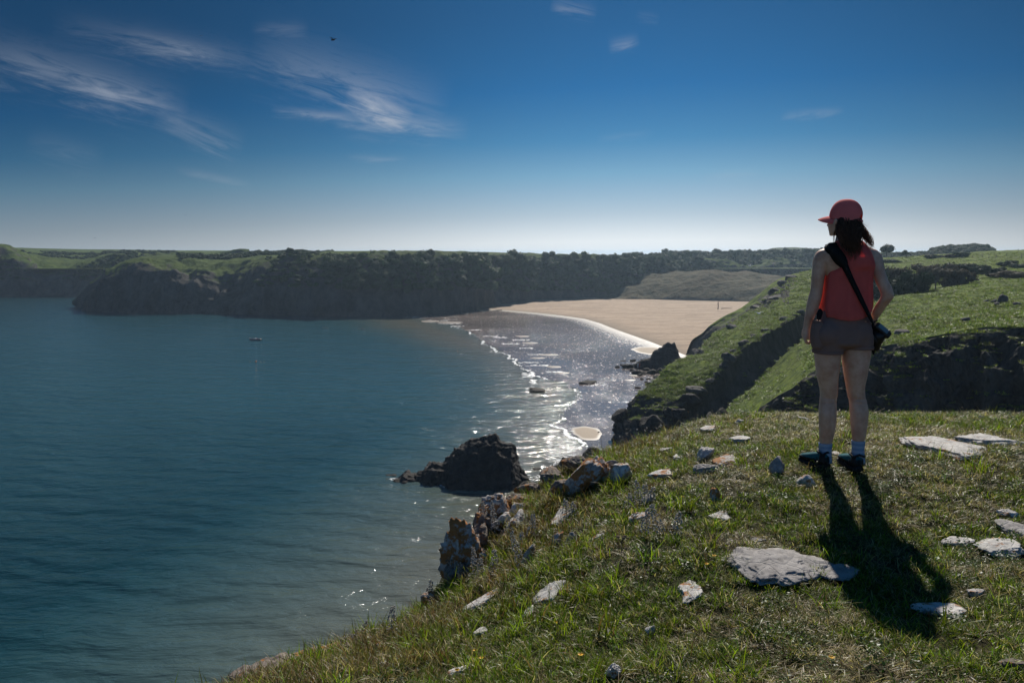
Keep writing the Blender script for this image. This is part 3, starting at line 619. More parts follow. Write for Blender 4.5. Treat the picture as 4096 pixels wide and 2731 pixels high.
_tw = tps_fit(CP[:, :2], CP[:, 2]); _tx = CP[:, :2]
def ground(P, rough=True):
    P = np.atleast_2d(np.asarray(P, float)); d = polydist(P, EDGE)            # positive beyond the edge (left of its direction)
    E = P.copy()
    far = d > 0
    out = np.zeros(len(P)); Q = np.clip(P, [-6, -3], [9, 9]); 
    for a in range(0, len(P), 20000):
        q = Q[a:a + 20000]; r = np.linalg.norm(q[:, None] - _tx[None], axis=2); K = np.where(r > 0, r ** 2 * np.log(r + 1e-12), 0)
        out[a:a + 20000] = K @ _tw[:-3] + _tw[-3] + q @ _tw[-2:]
    out = np.clip(out, CZ - 2.9, CZ - 1.1)
    if rough: out += (.030 * fbm(np.c_[P, 0 * d], 1.3, 3) + .022 * fbm(np.c_[P, 0 * d], 5.0, 3) + .012 * fbm(np.c_[P, 0 * d], 16, 2))
    dd = np.clip(d, 0, None); out -= .55 * dd ** 2 / (dd + .15) + 1.5 * np.clip(dd - .5, 0, None)
    return out, d
def hit(px, py):
    """where the sight line through a pixel meets the headland"""
    ys = np.linspace(2.2, 7.6, 400); r = np.array(raydir(px, py)); P = r[None] * (ys / r[1])[:, None] + [0, 0, CZ]; g, _ = ground(P[:, :2], False)
    i = np.argmax(P[:, 2] <= g); i = i if P[i, 2] <= g[i] else len(ys) - 1
    return np.array([P[i, 0], P[i, 1], g[i]])
_, sd0 = ground([[2.0, 4.0]], False)
FLIP = -1.0 if sd0[0] > 0 else 1.0
if FLIP < 0: EDGE = EDGE[::-1]
gx = np.unique(np.concatenate([np.linspace(-30, -5, 24), np.linspace(-5, 6.5, 330), np.linspace(6.5, 40, 24)])); gy = np.unique(np.concatenate([np.linspace(-30, 0, 12), np.linspace(0, 1.8, 12), np.linspace(1.8, 8.6, 250), np.linspace(8.6, 40, 30)]))
X, Y = np.meshgrid(gx, gy, indexing='ij'); P = np.c_[X.ravel(), Y.ravel()]; gz, gd = ground(P)
gz = np.maximum(gz, -1.0)
t = NT('headland_turf'); p = t.pos(); nz_ = t.nrmz()
g1 = t.noise(p, 3.0, 6, .65); g2 = t.noise(p, 14, 5, .7); g3 = t.noise(p, 1.1, 4, .6)
c = t.mix(t.ramp(g1, [(.38, 0.0), (.62, 1.0)]), (.022, .019, .010), (.038, .052, .014))
c = t.mix(t.ramp(g3, [(.45, 0.0), (.66, .7)]), c, (.085, .068, .036))
c = t.mix(t.ramp(g2, [(.30, .8), (.5, 0.0)]), c, (.016, .013, .008))
rk = t.mix(t.ramp(g2, [(.35, 0.0), (.65, 1.0)]), (.05, .042, .036), (.13, .11, .09))
f = t.n('ShaderNodeMapRange', {'Value': t.math('ADD', nz_, t.math('MULTIPLY', g1, .25)), 'From Min': .55, 'From Max': .75})
M_head = t.done(t.bsdf(t.mix(f, rk, c), .95, t.bump(t.math('ADD', g2, t.noise(p, 60, 4, .7)), .02, 1.0), spec=.1))
head = mesh_obj('headland', np.c_[P, gz], gridfaces(len(gx), len(gy))[:, ::-1], M_head); tag(head, kind='structure')

# ------------------------------------------------------------------ stones lying in the turf
# px, py, width px, height px, kind, material, turn, label
ROCKS = [
 (3090, 2275, 330, 125, 'slab', M_grey, 0, 'long smooth grey limestone slab sunk in the turf beside the shadow'),
 (3340, 2298, 150, 52, 'slab', M_grey, 0, 'cracked grey slab whose tip lies in the shadow'),
 (3750, 1792, 200, 74, 'slab', M_white, 0, 'broad pale slab with dark pits, behind and beside the woman'),
 (3930, 1768, 220, 36, 'slab', M_white, 0, 'thin pale slab tapering away from the broad pitted one'),
 (2765, 2374, 125, 66, 'slab', M_lich, .5, 'pointed white stone with an orange lichen stripe and pink thyme'),
 (2602, 2533, 38, 34, 'block', M_white, 0, 'small round white pebble standing in tall grass'),
 (2455, 2700, 62, 60, 'block', M_lich, 0, 'pale stone in the dark hollow at the bottom edge of the photo'),
 (2200, 2395, 150, 66, 'slab', M_white, .35, 'striped white slab split by one diagonal crack'),
 (1918, 2430, 165, 62, 'slab', M_lich, .5, 'tilted pink-white slab with bright orange lichen near the cliff edge'),
 (1922, 2543, 74, 40, 'slab', M_white, .3, 'small flat white stone below the tilted orange slab'),
 (1612, 2670, 76, 36, 'slab', M_white, .2, 'narrow pale stone among clover near the bottom edge'),
 (1526, 2676, 46, 36, 'block', M_lich, 0, 'little speckled stone by the narrow pale one'),
 (1508, 2598, 40, 42, 'block', M_orange, 0, 'rust orange stone on the lower grass rim'),
 (1838, 2702, 82, 52, 'slab', M_lich, .3, 'split white stone cut by the bottom edge beside a dark hole'),
 (2114, 2466, 62, 46, 'slab', M_white, .5, 'slanting white stone under the striped slab'),
 (1714, 2420, 76, 74, 'block', M_orange, 0, 'upright brown and orange block at the cliff edge with a dry stem'),
 (1756, 2444, 62, 34, 'slab', M_grey, .2, 'low grey stone leaning on the upright brown block'),
 (2114, 2236, 54, 62, 'block', M_orange, 0, 'square stone capped with orange lichen below the outcrop'),
 (2222, 2176, 54, 62, 'block', M_orange, .4, 'dark stone veined with rust beside bright green grass'),
 (2286, 2166, 44, 40, 'block', M_grey, 0, 'small grey stone next to the rust-veined one'),
 (2388, 2166, 52, 18, 'slab', M_lich, .1, 'thin pink sliver of stone in dry grass'),
 (2250, 2076, 84, 48, 'slab', M_lich, .4, 'grey slab leaning out of the bright green tuft'),
 (2325, 1942, 140, 96, 'block', M_orange, .3, 'lowest block of the orange and grey ledge'),
 (2395, 1905, 120, 84, 'block', M_orange, 0, 'middle block of the orange and grey ledge'),
 (2440, 1878, 80, 50, 'block', M_grey, 0, 'grey knob on the back of the orange ledge'),
 (2480, 1900, 96, 80, 'block', M_lich, 0, 'uppermost block of the ledge with a white face'),
 (2236, 1972, 92, 78, 'block', M_brownr, 0, 'dark brown block standing apart beyond the orange ledge'),
 (2345, 1868, 44, 26, 'block', M_grey, 0, 'small dark stone in the brown grass above the ledge'),
 (2657, 1803, 50, 20, 'slab', M_white, 0, 'small flat white stone at the top of the tall grass'),
 (2705, 1834, 34, 18, 'slab', M_white, 0, 'tiny white stone downslope from the flat one'),
 (2814, 1822, 62, 48, 'block', M_white, .2, 'domed white stone with an orange speck, largest of its cluster'),
 (2910, 1846, 96, 30, 'slab', M_orange, 0, 'low pink stone with a vivid orange back edge'),
 (2951, 1758, 68, 26, 'slab', M_white, 0, 'flat white stone on the upper slope between grass tufts'),
 (2836, 1716, 56, 28, 'slab', M_white, .3, 'pale stone near the skyline of the turf'),
 (2955, 1689, 34, 20, 'block', M_lich, 0, 'little tan stone at the crest of the turf'),
 (2820, 1876, 88, 32, 'block', M_grey, 0, 'dark knobbly stone just below the domed white one'),
 (3105, 1872, 50, 56, 'block', M_grey, .9, 'upright grey finger of stone beside the woman\'s left shoe'),
 (2635, 1906, 98, 22, 'slab', M_lich, .1, 'long low stone half buried in brown thatch'),
 (2861, 1996, 52, 60, 'block', M_orange, 0, 'knobbly stone with orange lichen standing alone in short turf'),
 (2884, 2070, 78, 36, 'slab', M_lich, 0, 'stone with a cushion of purple thyme on top'),
 (2560, 2080, 92, 28, 'slab', M_lich, .1, 'flat speckled stone under the tall silver stalk'),
 (2592, 2003, 52, 24, 'slab', M_grey, 0, 'bluish stone behind the silver stalks'),
 (3026, 2174, 68, 16, 'slab', M_grey, .2, 'thin grey sliver above the long smooth slab'),
 (3222, 1932, 58, 40, 'block', M_lich, 0, 'pale stone with orange base just left of the leg shadow'),
 (3769, 2450, 165, 66, 'slab', M_lich, .1, 'white and orange slab at the head of the shadow'),
 (4010, 2200, 175, 42, 'slab', M_white, .1, 'bright white slab cut off by the picture edge'),
 (4052, 2118, 112, 46, 'slab', M_grey, 0, 'grey slab just above the bright white one at the picture edge'),
 (3822, 2172, 112, 26, 'slab', M_lich, .2, 'thin slab sticking out of the elbow of the shadow'),
 (3565, 1675, 52, 20, 'slab', M_white, 0, 'white stone on the crest past the woman\'s legs'),
 (3347, 1824, 46, 14, 'slab', M_lich, 0, 'tiny flat stone between the woman\'s shoes'),
 (4030, 2056, 72, 12, 'slab', M_lich, 0, 'thin tan strip of stone high at the picture edge'),
 (3900, 2380, 60, 14, 'slab', M_lich, 0, 'faint pale stone between the shadow head and the bright slab'),
 (3917, 1674, 28, 14, 'block', M_white, 0, 'single pale stone on the crest beyond the broad slab'),
 (4060, 2672, 110, 44, 'block', M_brownr, 0, 'crumbly brown lump in the bottom corner'),
 (3210, 1676, 36, 16, 'slab', M_white, 0, 'small white stone on the crest beside the woman\'s left calf'),
]
BLOCK = []          # footprints the grass keeps clear of: x, y, rx, ry, angle
for i, (px, py, w, h, kd, mt, turn, lab) in enumerate(ROCKS):
    q = hit(px, py + (h * .25 if kd == 'block' else 0)); dist = math.hypot(q[0], q[1]); m = dist / FPX; dep = math.atan2(CZ - q[2], dist)
    wx = w * m / 2
    V, F = rock_shape(100 + i * 7, 5 if w > 60 else 4, 14 if kd == 'block' else 22, .22 if kd == 'block' else .26, .5 if kd == 'slab' else 0)
    if kd == 'slab':
        ry = h * m / math.sin(dep) / 2 * 1.02; rz = max(.022, min(.045, wx * .22)); V = V * [wx, ry, rz]
        ang = math.atan2(V[:, 1].std(), V[:, 0].std()); V[:, 0] *= 1 + .18 * np.sin(V[:, 1] / ry * 2 + i); V = V + np.c_[V[:, 1] * 0, V[:, 1] * 0, V[:, 2] * 0]
        V[:, 1] += V[:, 0] * turn * ry / wx; zoff = rz * .30
    else:
        hz_ = h * m * .62; ry = wx * .85; V = V * [wx, ry, hz_]; V[:, 2] += V[:, 0] * (turn if turn < .6 else 0) * .4
        zoff = hz_ * .5
    # slabs follow the slope of the ground
    e = .15; gxx = (ground([[q[0] + e, q[1]]], False)[0] - ground([[q[0] - e, q[1]]], False)[0]) / (2 * e); gyy = (ground([[q[0], q[1] + e]], False)[0] - ground([[q[0], q[1] - e]], False)[0]) / (2 * e)
    if px < 2720 and py > 1850: zoff += .012 + .010 * (w > 100)
    V[:, 2] += V[:, 0] * np.clip(gxx[0], -.5, .5) + V[:, 1] * np.clip(gyy[0], -.4, .4)
    nm = 'slab' if kd == 'slab' and w > 90 else 'stone'
    o = mesh_obj('limestone_' + nm, V, F, mt, smooth=True); o.location = (q[0], q[1], q[2] + zoff)
    tag(o, lab, 'stone', 'limestone stones in the clifftop turf')
    kk = .93 if px < 2720 else .82; BLOCK.append((q[0], q[1], wx * kk, ry * kk))
# outcrop that breaks the edge: stands on the steep rim, each block its own stone
for i, (px, py, w, h, Yd, mt, lab) in enumerate([
    (1872, 2235, 140, 240, 5.28, M_orange, 'big rounded rust-brown boulder bulging over the cliff edge'),
    (1880, 2330, 90, 110, 5.12, M_brownr, 'dark foot of the outcrop behind the dry seed stalks'),
    (1992, 2050, 96, 130, 5.62, M_orange, 'tall block at the top of the outcrop capped with orange lichen'),
    (1945, 2130, 80, 120, 5.50, M_brownr, 'dark narrow block under the orange-capped one, against the sea'),
    (2012, 2092, 76, 54, 5.50, M_lich, 'pale square stone set in the outcrop'),
    (2090, 2105, 104, 84, 5.42, M_lich, 'pinkish ledge running back from the outcrop into the grass'),
    (2030, 2170, 110, 90, 5.35, M_brownr, 'shaded grey-brown stone in the middle of the outcrop'),
    (1850, 2300, 110, 130, 5.2, M_brownr, 'dark face of the outcrop under the big rounded boulder'), (1912, 2165, 100, 110, 5.38, M_brownr, 'shaded shoulder between the rounded boulder and the upper blocks'),
    (2055, 2008, 90, 70, 5.8, M_brownr, 'dark rock on the rim just beyond the orange-capped block'), (2118, 1962, 84, 50, 6.05, M_brownr, 'low brown rock on the rim above the sea stack'), (2070, 2060, 80, 60, 5.6, M_lich, 'grey stone wedged behind the orange-capped block'),
    (1010, 2712, 160, 56, 4.0, M_brownr, 'lowest brown rock on the rim, cut by the bottom edge'), (1120, 2668, 160, 56, 4.15, M_brownr, 'brown crusty ledge second from the bottom of the rim'), (1240, 2626, 140, 52, 4.3, M_brownr, 'brown crusty ledge below the silver stalks'), (1335, 2600, 100, 40, 4.4, M_orange, 'rusty stone beneath the lowest silver stalk'),
    (2290, 1850, 70, 44, 6.3, M_brownr, 'dark rock on the rim before the shore crags'), (2210, 1905, 80, 44, 6.1, M_brownr, 'brown rock at the rim under the dry brown grass'),
    (1940, 2250, 80, 90, 5.2, M_orange, 'orange stone at the grass side of the big rounded boulder')]):
    c = U(px, py, Yd); m = Yd / FPX; V, F = rock_shape(900 + i * 5, 5, 15, .30); V = V * [w * m * .64, w * m * .6, h * m * .62]
    o = mesh_obj('outcrop_rock', V, F, mt); o.location = c; tag(o, lab, 'rock', 'rocks of the cliff-edge outcrop'); BLOCK.append((c[0], c[1], w * m * .4, w * m * .35))
BLOCK = np.array(BLOCK)
# ------------------------------------------------------------------ grass
def blade_mat(name, trans=.45):
    t = NT(name); c = t.attr('bc', 0); rnd = t.n('ShaderNodeObjectInfo', out=5)
    c = t.n('ShaderNodeHueSaturation', {'Hue': t.math('ADD', .485, t.math('MULTIPLY', rnd, .03)), 'Saturation': 1.0, 'Value': t.math('ADD', .7, t.math('MULTIPLY', rnd, .6)), 'Color': c})
    b = t.bsdf(c, .42, spec=.25); tr = t.n('ShaderNodeBsdfTranslucent', {0: t.mix(.5, c, t.mix(1.0, c, (1.3, 1.5, .5), 'MULTIPLY'))})
    return t.done(t.n('ShaderNodeMixShader', {0: trans, 1: b, 2: tr}))
M_blade = blade_mat('grass_blade')
rg = np.random.default_rng(11)
def clump(name, n, rad, lmin, lmax, wid, lean, cols, probs, segs=3, curl=.6):
    V, F, C = [], [], []
    for k in range(n):
        a = rg.uniform(0, 2 * math.pi); r = rad * math.sqrt(rg.random()); bx, by = r * math.cos(a), r * math.sin(a)
        L = rg.uniform(lmin, lmax); az_ = rg.uniform(0, 2 * math.pi); ln = abs(rg.normal(lean, .25)); w = wid * rg.uniform(.6, 1.2); cu = rg.uniform(.2, 1) * curl
        col = np.array(cols[rg.choice(len(cols), p=probs)]) * rg.uniform(.8, 1.25); wa = az_ + math.pi / 2 + rg.normal(0, .5); o = len(V); x, y, z = bx, by, -.004
        for s in range(segs + 1):
            u = s / segs; ww = w * (1 - u ** 1.6) * .5 + .0002; V += [(x - ww * math.cos(wa), y - ww * math.sin(wa), z), (x + ww * math.cos(wa), y + ww * math.sin(wa), z)]
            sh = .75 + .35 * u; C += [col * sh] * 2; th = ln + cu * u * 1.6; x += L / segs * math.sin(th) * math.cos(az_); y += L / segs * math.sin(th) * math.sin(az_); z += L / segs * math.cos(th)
        for s in range(segs): F.append((o + 2 * s, o + 2 * s + 1, o + 2 * s + 3, o + 2 * s + 2))
    o = mesh_obj(name, V, F, M_blade, attrs={'bc': np.array(C)}, col=bpy.data.collections.get('hidden_src') or bpy.data.collections.new('hidden_src')); return o
def unl(o):
    for c in list(o.users_collection): c.objects.unlink(o)
    return o
GRN, LIM, OLV, STR, BRN, DRK = (.085, .150, .010), (.23, .30, .016), (.15, .145, .028), (.50, .40, .22), (.17, .10, .05), (.03, .05, .013)
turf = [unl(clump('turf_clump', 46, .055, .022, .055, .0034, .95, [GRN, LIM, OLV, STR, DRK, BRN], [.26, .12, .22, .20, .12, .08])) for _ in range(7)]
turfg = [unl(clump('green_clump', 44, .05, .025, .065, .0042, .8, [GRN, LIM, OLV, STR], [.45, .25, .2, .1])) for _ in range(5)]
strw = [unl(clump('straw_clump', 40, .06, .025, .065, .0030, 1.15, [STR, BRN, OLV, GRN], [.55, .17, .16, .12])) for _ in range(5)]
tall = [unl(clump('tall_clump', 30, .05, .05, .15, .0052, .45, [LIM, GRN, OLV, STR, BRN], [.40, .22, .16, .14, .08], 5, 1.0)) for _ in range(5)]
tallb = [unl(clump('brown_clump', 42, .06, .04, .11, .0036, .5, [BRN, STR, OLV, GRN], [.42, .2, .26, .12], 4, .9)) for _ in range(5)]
def leafy(name, n):                     # clover, plantain and thyme leaves close to the soil
    V, F, C = [], [], []
    for k in range(n):
        a = rg.uniform(0, 6.28); r = .05 * math.sqrt(rg.random()); x, y, z = r * math.cos(a), r * math.sin(a), rg.uniform(.003, .03); s = rg.uniform(.0025, .006); t1 = rg.uniform(0, 6.28); ti = rg.uniform(.1, .9)
        u = np.array([math.cos(t1), math.sin(t1), math.sin(ti) * .7]); v = np.array([-math.sin(t1), math.cos(t1), rg.normal(0, .4)]); c0 = np.array([x, y, z]); o = len(V)
        V += [c0 - u * s, c0 + v * s * .6, c0 + u * s, c0 - v * s * .6]; F.append((o, o + 1, o + 2, o + 3)); C += [np.array([GRN, DRK, (.05, .09, .03)][rg.integers(3)]) * rg.uniform(.8, 1.6)] * 4
    return unl(mesh_obj(name, V, F, M_blade, attrs={'bc': np.array(C)}))
leaf = [leafy('leaf_clump', 90) for _ in range(4)]
N0 = 150000
P = np.c_[rg.uniform(-3.4, 5.4, N0), rg.uniform(2.0, 8.1, N0)]
gz, gd = ground(P); ppx, ppy = project(np.c_[P, gz])
keep = (gd < .22) & (ppx > -150) & (ppx < 4300) & (ppy < 2860)
rel = P[:, None] - BLOCK[None, :, :2]; inside = ((rel / BLOCK[None, :, 2:4]) ** 2).sum(2) < 1.0
keep &= ~inside.any(1)
P, gz, gd, ppx, ppy = P[keep], gz[keep], gd[keep], ppx[keep], ppy[keep]
n1 = fbm(np.c_[P, 0 * gd], 1.6, 3); n2 = fbm(np.c_[P, 0 * gd + 5], 4.5, 3); n3 = fbm(np.c_[P, 0 * gd + 9], .9, 2)
dist = np.hypot(P[:, 0], P[:, 1])
leftness = np.clip((2750 - ppx) / 500, 0, 1)                       # rank growth on the seaward rim
rim = np.exp(-np.clip(-gd, 0, 9) / .75) * leftness
u = rg.random(len(P)); dens = np.clip(.62 + .5 * n2, .12, 1)
def put(name, sel, src, smin, smax, **kw):
    n = int(sel.sum()); r = np.c_[rg.normal(0, .18, n), rg.normal(0, .18, n), rg.uniform(0, 6.28, n)]; s = rg.uniform(smin, smax, n)
    return scatter(name, np.c_[P, gz][sel], r, np.c_[s, s, s * rg.uniform(.8, 1.2, n)], rg.integers(0, len(src), n), src, **kw)
bare = n1 + .6 * n2 < -.30
base = (u < .34 * dens) & ~bare
k1 = rg.random(len(P))
tone = n3 + .5 * n1 - .25 * leftness + .35 * ((ppy < 1950) & (ppx > 2700))
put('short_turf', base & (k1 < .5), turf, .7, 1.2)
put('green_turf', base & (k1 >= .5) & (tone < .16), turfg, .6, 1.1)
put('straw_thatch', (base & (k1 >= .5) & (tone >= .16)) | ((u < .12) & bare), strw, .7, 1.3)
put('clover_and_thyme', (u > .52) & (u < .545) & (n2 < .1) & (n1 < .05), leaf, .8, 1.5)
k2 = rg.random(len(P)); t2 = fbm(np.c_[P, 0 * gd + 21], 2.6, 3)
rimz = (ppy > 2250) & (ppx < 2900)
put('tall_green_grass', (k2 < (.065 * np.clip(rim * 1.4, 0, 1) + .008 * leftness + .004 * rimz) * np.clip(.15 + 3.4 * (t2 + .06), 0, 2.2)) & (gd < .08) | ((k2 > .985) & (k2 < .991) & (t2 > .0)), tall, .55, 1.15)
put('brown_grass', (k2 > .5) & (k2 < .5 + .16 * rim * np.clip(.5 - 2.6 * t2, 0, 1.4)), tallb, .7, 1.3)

# ------------------------------------------------------------------ dry seed stalks and flowers
M_stem = plain('dry_stem', (.17, .14, .11), .8); M_seed = plain('silver_seed', (.38, .35, .31), .8); M_brown = plain('dead_flower_head', (.16, .115, .075), .9)
M_yel = plain('yellow_petal', (.75, .42, .02), .5); M_pale = plain('white_flower', (.55, .48, .42), .7)
def stalk(bx, by, tx, ty, kind, lab, grp='dry silver seed stalks on the cliff rim'):
    q = hit(bx, by); m = math.hypot(q[0], q[1]) / FPX; top = U(tx, ty, q[1]) - q; e = empty('dry_seed_stalk' if kind != 'umbel' else 'dead_umbel', q, label=lab, cat='plant', group=grp)
    r = np.random.default_rng(int(tx * 7 + ty)); L = np.linalg.norm(top); us = np.linspace(0, 1, 8); path = [top * u_ + np.array([.012, .01, 0]) * math.sin(u_ * 3.3 + tx) * (L * 4) for u_ in us]
    V, F = tube([(0, 0, -.03)] + path[1:], np.linspace(.0026, .0012, 8), 5); poly_obj('stem', V, F, M_stem, e)
    parts = []
    D, FF_ = ico(1)
    if kind == 'seed':
        for u_ in np.linspace(.25, 1.0, int(14 + L * 90)):
            c = path[0] * 0 + np.array([np.interp(u_, us, [p_[k] for p_ in path]) for k in range(3)])
            for s in range(r.integers(2, 5)):
                a = r.uniform(0, 6.28); rr = (1.15 - u_) * .030 + .004; parts.append((D * r.uniform(.0032, .0066) * [1, 1, .8] + c + [rr * math.cos(a), rr * math.sin(a), r.normal(0, .003)], FF_))
        V, F = merge(parts); poly_obj('seed_head', V, F, M_seed, e)
    elif kind == 'umbel':
        for s in range(9):
            a = r.uniform(0, 6.28); rr = r.uniform(.004, .026); c = top + [rr * math.cos(a), rr * math.sin(a), r.normal(.012, .003)]
            parts.append(tube([top - [0, 0, .02], c], [.001, .001], 4)); parts.append((D * [.008, .008, .005] + c, FF_))
        V, F = merge(parts); poly_obj('flower_head', V, F, M_brown, e)
    else:
        for s in range(3): parts.append((D * r.uniform(.004, .008) + top + r.normal(0, .004, 3), FF_))
        V, F = merge(parts); poly_obj('flower_head', V, F, M_pale if kind == 'white' else M_brown, e)
for a in [(1343, 2600, 1338, 2567, 'seed', 'lowest of the silver stalks along the grass rim'), (1382, 2600, 1379, 2548, 'seed', 'silver stalk second up from the bottom of the rim'), (1420, 2592, 1414, 2537, 'seed', 'pair-like silver stalk with a bent top, third up the rim'),
          (1438, 2575, 1435, 2518, 'seed', 'straight silver stalk fourth up the rim'), (1468, 2560, 1461, 2483, 'seed', 'silver stalk with a curled tip, fifth up the rim'), (1512, 2530, 1515, 2492, 'seed', 'short silver stalk before the tall one on the rim'),
          (1577, 2550, 1568, 2424, 'seed', 'tallest silver stalk on the lower rim, against the water'), (1628, 2492, 1633, 2447, 'seed', 'thin leaning stalk beside the upright brown block'),
          (1712, 2420, 1730, 2317, 'seed', 'stalk growing in front of the upright brown block'), (1800, 2372, 1793, 2250, 'umbel', 'tall dead flower head standing alone against the water'),
          (1835, 2330, 1822, 2246, 'seed', 'outer silver stalk before the rounded boulder'), (1850, 2335, 1842, 2250, 'seed', 'second silver stalk before the rounded boulder'), (1898, 2345, 1884, 2188, 'seed', 'tall silver stalk crossing the rounded boulder'),
          (1932, 2330, 1925, 2232, 'seed', 'short silver stalk right of the rounded boulder'), (1984, 2315, 1971, 2200, 'seed', 'silver stalk below the pale square stone'), (1945, 2160, 1929, 2008, 'seed', 'thin stalk rising past the outcrop top against the water'),
          (1975, 2160, 1974, 2005, 'seed', 'thick silver stalk in front of the orange cap'), (2085, 2300, 2056, 2125, 'seed', 'leaning silver stalk with a black stem below the pink ledge'), (2086, 2200, 2084, 2130, 'seed', 'silver stalk close behind the leaning one'),
          (2130, 2170, 2128, 2056, 'seed', 'silver stalk on the pink ledge'), (2262, 2080, 2262, 1998, 'seed', 'stalk in front of the grey leaning slab'), (2294, 2075, 2294, 2008, 'seed', 'thin stalk just past the grey leaning slab'),
          (2515, 2045, 2517, 1975, 'seed', 'shortest of the three silver stalks by the ledge'), (2553, 2052, 2552, 1920, 'seed', 'straightest and tallest of the three silver stalks by the ledge'), (2575, 2005, 2584, 1937, 'seed', 'silver stalk with two drooping tips by the bluish stone'),
          (2600, 2010, 2612, 1950, 'seed', 'silver stalk leaning uphill by the bluish stone'), (2587, 2160, 2592, 2036, 'seed', 'slender stalk with a dark straight stem in open turf'), (2640, 2165, 2608, 2018, 'seed', 'long dark stem leaning downhill in open turf'),
          (2697, 2160, 2714, 2048, 'seed', 'lone silver stalk furthest out in the open turf'), (2494, 2250, 2485, 2155, 'umbel', 'dark brown flower head above the striped slab'), (2480, 2268, 2505, 2192, 'dead', 'single dark seed head beside the brown flower head')]: stalk(*a)
for i, (bx, by, tx, ty, lb) in enumerate([(2402, 1800, 2393, 1728, 'tallest thin stem at the edge in front of the oval sandbar'), (2480, 1772, 2478, 1748, 'small white flower lowest on the crest'), (2552, 1752, 2549, 1718, 'white flower on a straight stem at the dark cliff'), (2570, 1748, 2580, 1722, 'white flower pair beside the straight stem'),
          (2590, 1742, 2588, 1712, 'tall white flower in the middle of the row'), (2612, 1740, 2606, 1724, 'low white flower right of the tall one'), (2645, 1730, 2643, 1702, 'last white flower up the crest'), (2540, 1770, 2553, 1738, 'white flower leaning out of brown grass'),
          (2760, 1690, 2752, 1648, 'reddish grass head hanging over the dark gully'), (2778, 1688, 2790, 1660, 'grass head beside the longer reddish one'), (2700, 1712, 2690, 1640, 'arching grass head highest over the dark gully'), (3150, 1672, 3153, 1632, 'grass head on the crest by the woman\'s left leg'), (3222, 1672, 3219, 1630, 'grass head just left of the woman\'s left calf'),
          (3852, 1672, 3850, 1630, 'grass head on the crest before the dark cliff')]):
    stalk(bx, by, tx, ty, 'white' if 'flower' in lb else 'dead', lb, 'small stems on the crest')
for i, (x, y, lb) in enumerate([(2223, 2521, 'yellow flower in the tall grass near the striped slab'), (2825, 2284, 'yellow flower left of the long smooth slab'), (2856, 2252, 'yellow flower close to the tip of the long slab'), (1900, 2630, 'yellow flower above the dark hole'), (1926, 2662, 'yellow flower beside the dark hole'), (1828, 2712, 'yellow flower on the split white stone'), (2322, 2655, 'double yellow flower in the dark hollow'), (2730, 2010, 'lone yellow flower in the short turf'), (3325, 2668, 'yellow flower far below the shadow')]):
    q = hit(x, y); e = empty('yellow_flower', q, label=lb, cat='flower', group='yellow flowers'); top = np.array([0, 0, .035]); parts = []
    for k in range(6):
        a = k * 1.047; d = np.array([math.cos(a), math.sin(a), .35]); s = np.array([-math.sin(a), math.cos(a), 0]); parts.append((np.array([top, top + d * .007 + s * .004, top + d * .013, top + d * .007 - s * .004]), np.array([[0, 1, 2, 3]])))
    V, F = merge(parts); poly_obj('petals', V, F, M_yel, e); V, F = tube([(0, 0, -.02), top], [.001, .001], 4); poly_obj('stem', V, F, M_blade, e, attrs={'bc': np.tile(GRN, (len(V), 1))})

# ------------------------------------------------------------------ sea stack, boulders and reefs
def crag(name, sil, d, thick, front, mat, lab, cat, n=150, amp=.9, freq=.45, zb=-1.0, grow=1.0):
    x_m = sum(q_[0] for q_ in sil) / len(sil) + 60; sil = [(x_m + (x_ - x_m) * grow, y_ - 8 * (grow > 1)) for x_, y_ in sil]
    P_ = [U(x, y, d) for x, y in sil]
    th = [thick * min(1, .25 + (p_[2] + .6) / max(1e-3, max(q[2] for q in P_)) * 1.1) for p_ in P_]
    rows = [[p_ * (1, 1, 0) + (0, t_, zb) for p_, t_ in zip(P_, th)], [p_ * (1, 1, .55) + (0, t_ * .75, 0) for p_, t_ in zip(P_, th)], P_,
            [p_ * (1, 1, .86) + (0, -t_ * front * .35, 0) for p_, t_ in zip(P_, th)], [p_ * (1, 1, .45) + (0, -t_ * front * .7, 0) for p_, t_ in zip(P_, th)], [p_ * (1, 1, 0) + (0, -t_ * front, zb) for p_, t_ in zip(P_, th)]]
    G = catmull(linterp(np.array(rows), n, 1), 70, 0); N = gnormals(G); q = G * freq
    dsp = fbm(G, freq, 5, .55, True) * .7 + .6 * fbm(G * [1, 1, 1.4], freq * 2.5, 4); blk = np.floor(G * [1.2, 1.2, .9] * freq * 1.6 + .6 * fbm(G, freq, 2)[..., None]); dsp += .5 * (hsh(blk[..., 0].astype(int), blk[..., 1].astype(int), blk[..., 2].astype(int)) - .5)
    G = G + N * (dsp * amp)[..., None]
    o = mesh_obj(name, G.reshape(-1, 3), gridfaces(70, n), mat, smooth=False); return tag(o, lab, cat)
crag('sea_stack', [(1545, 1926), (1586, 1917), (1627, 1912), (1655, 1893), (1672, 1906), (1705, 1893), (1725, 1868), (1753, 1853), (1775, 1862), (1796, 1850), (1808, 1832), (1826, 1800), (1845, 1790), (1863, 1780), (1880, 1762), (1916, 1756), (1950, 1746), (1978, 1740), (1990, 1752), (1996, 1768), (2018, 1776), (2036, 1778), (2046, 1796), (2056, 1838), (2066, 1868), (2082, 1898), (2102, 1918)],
     132, 6.5, 1.25, M_dark, 'large black sea stack standing in the shallows off the headland', 'sea stack', amp=.8, grow=1.10)
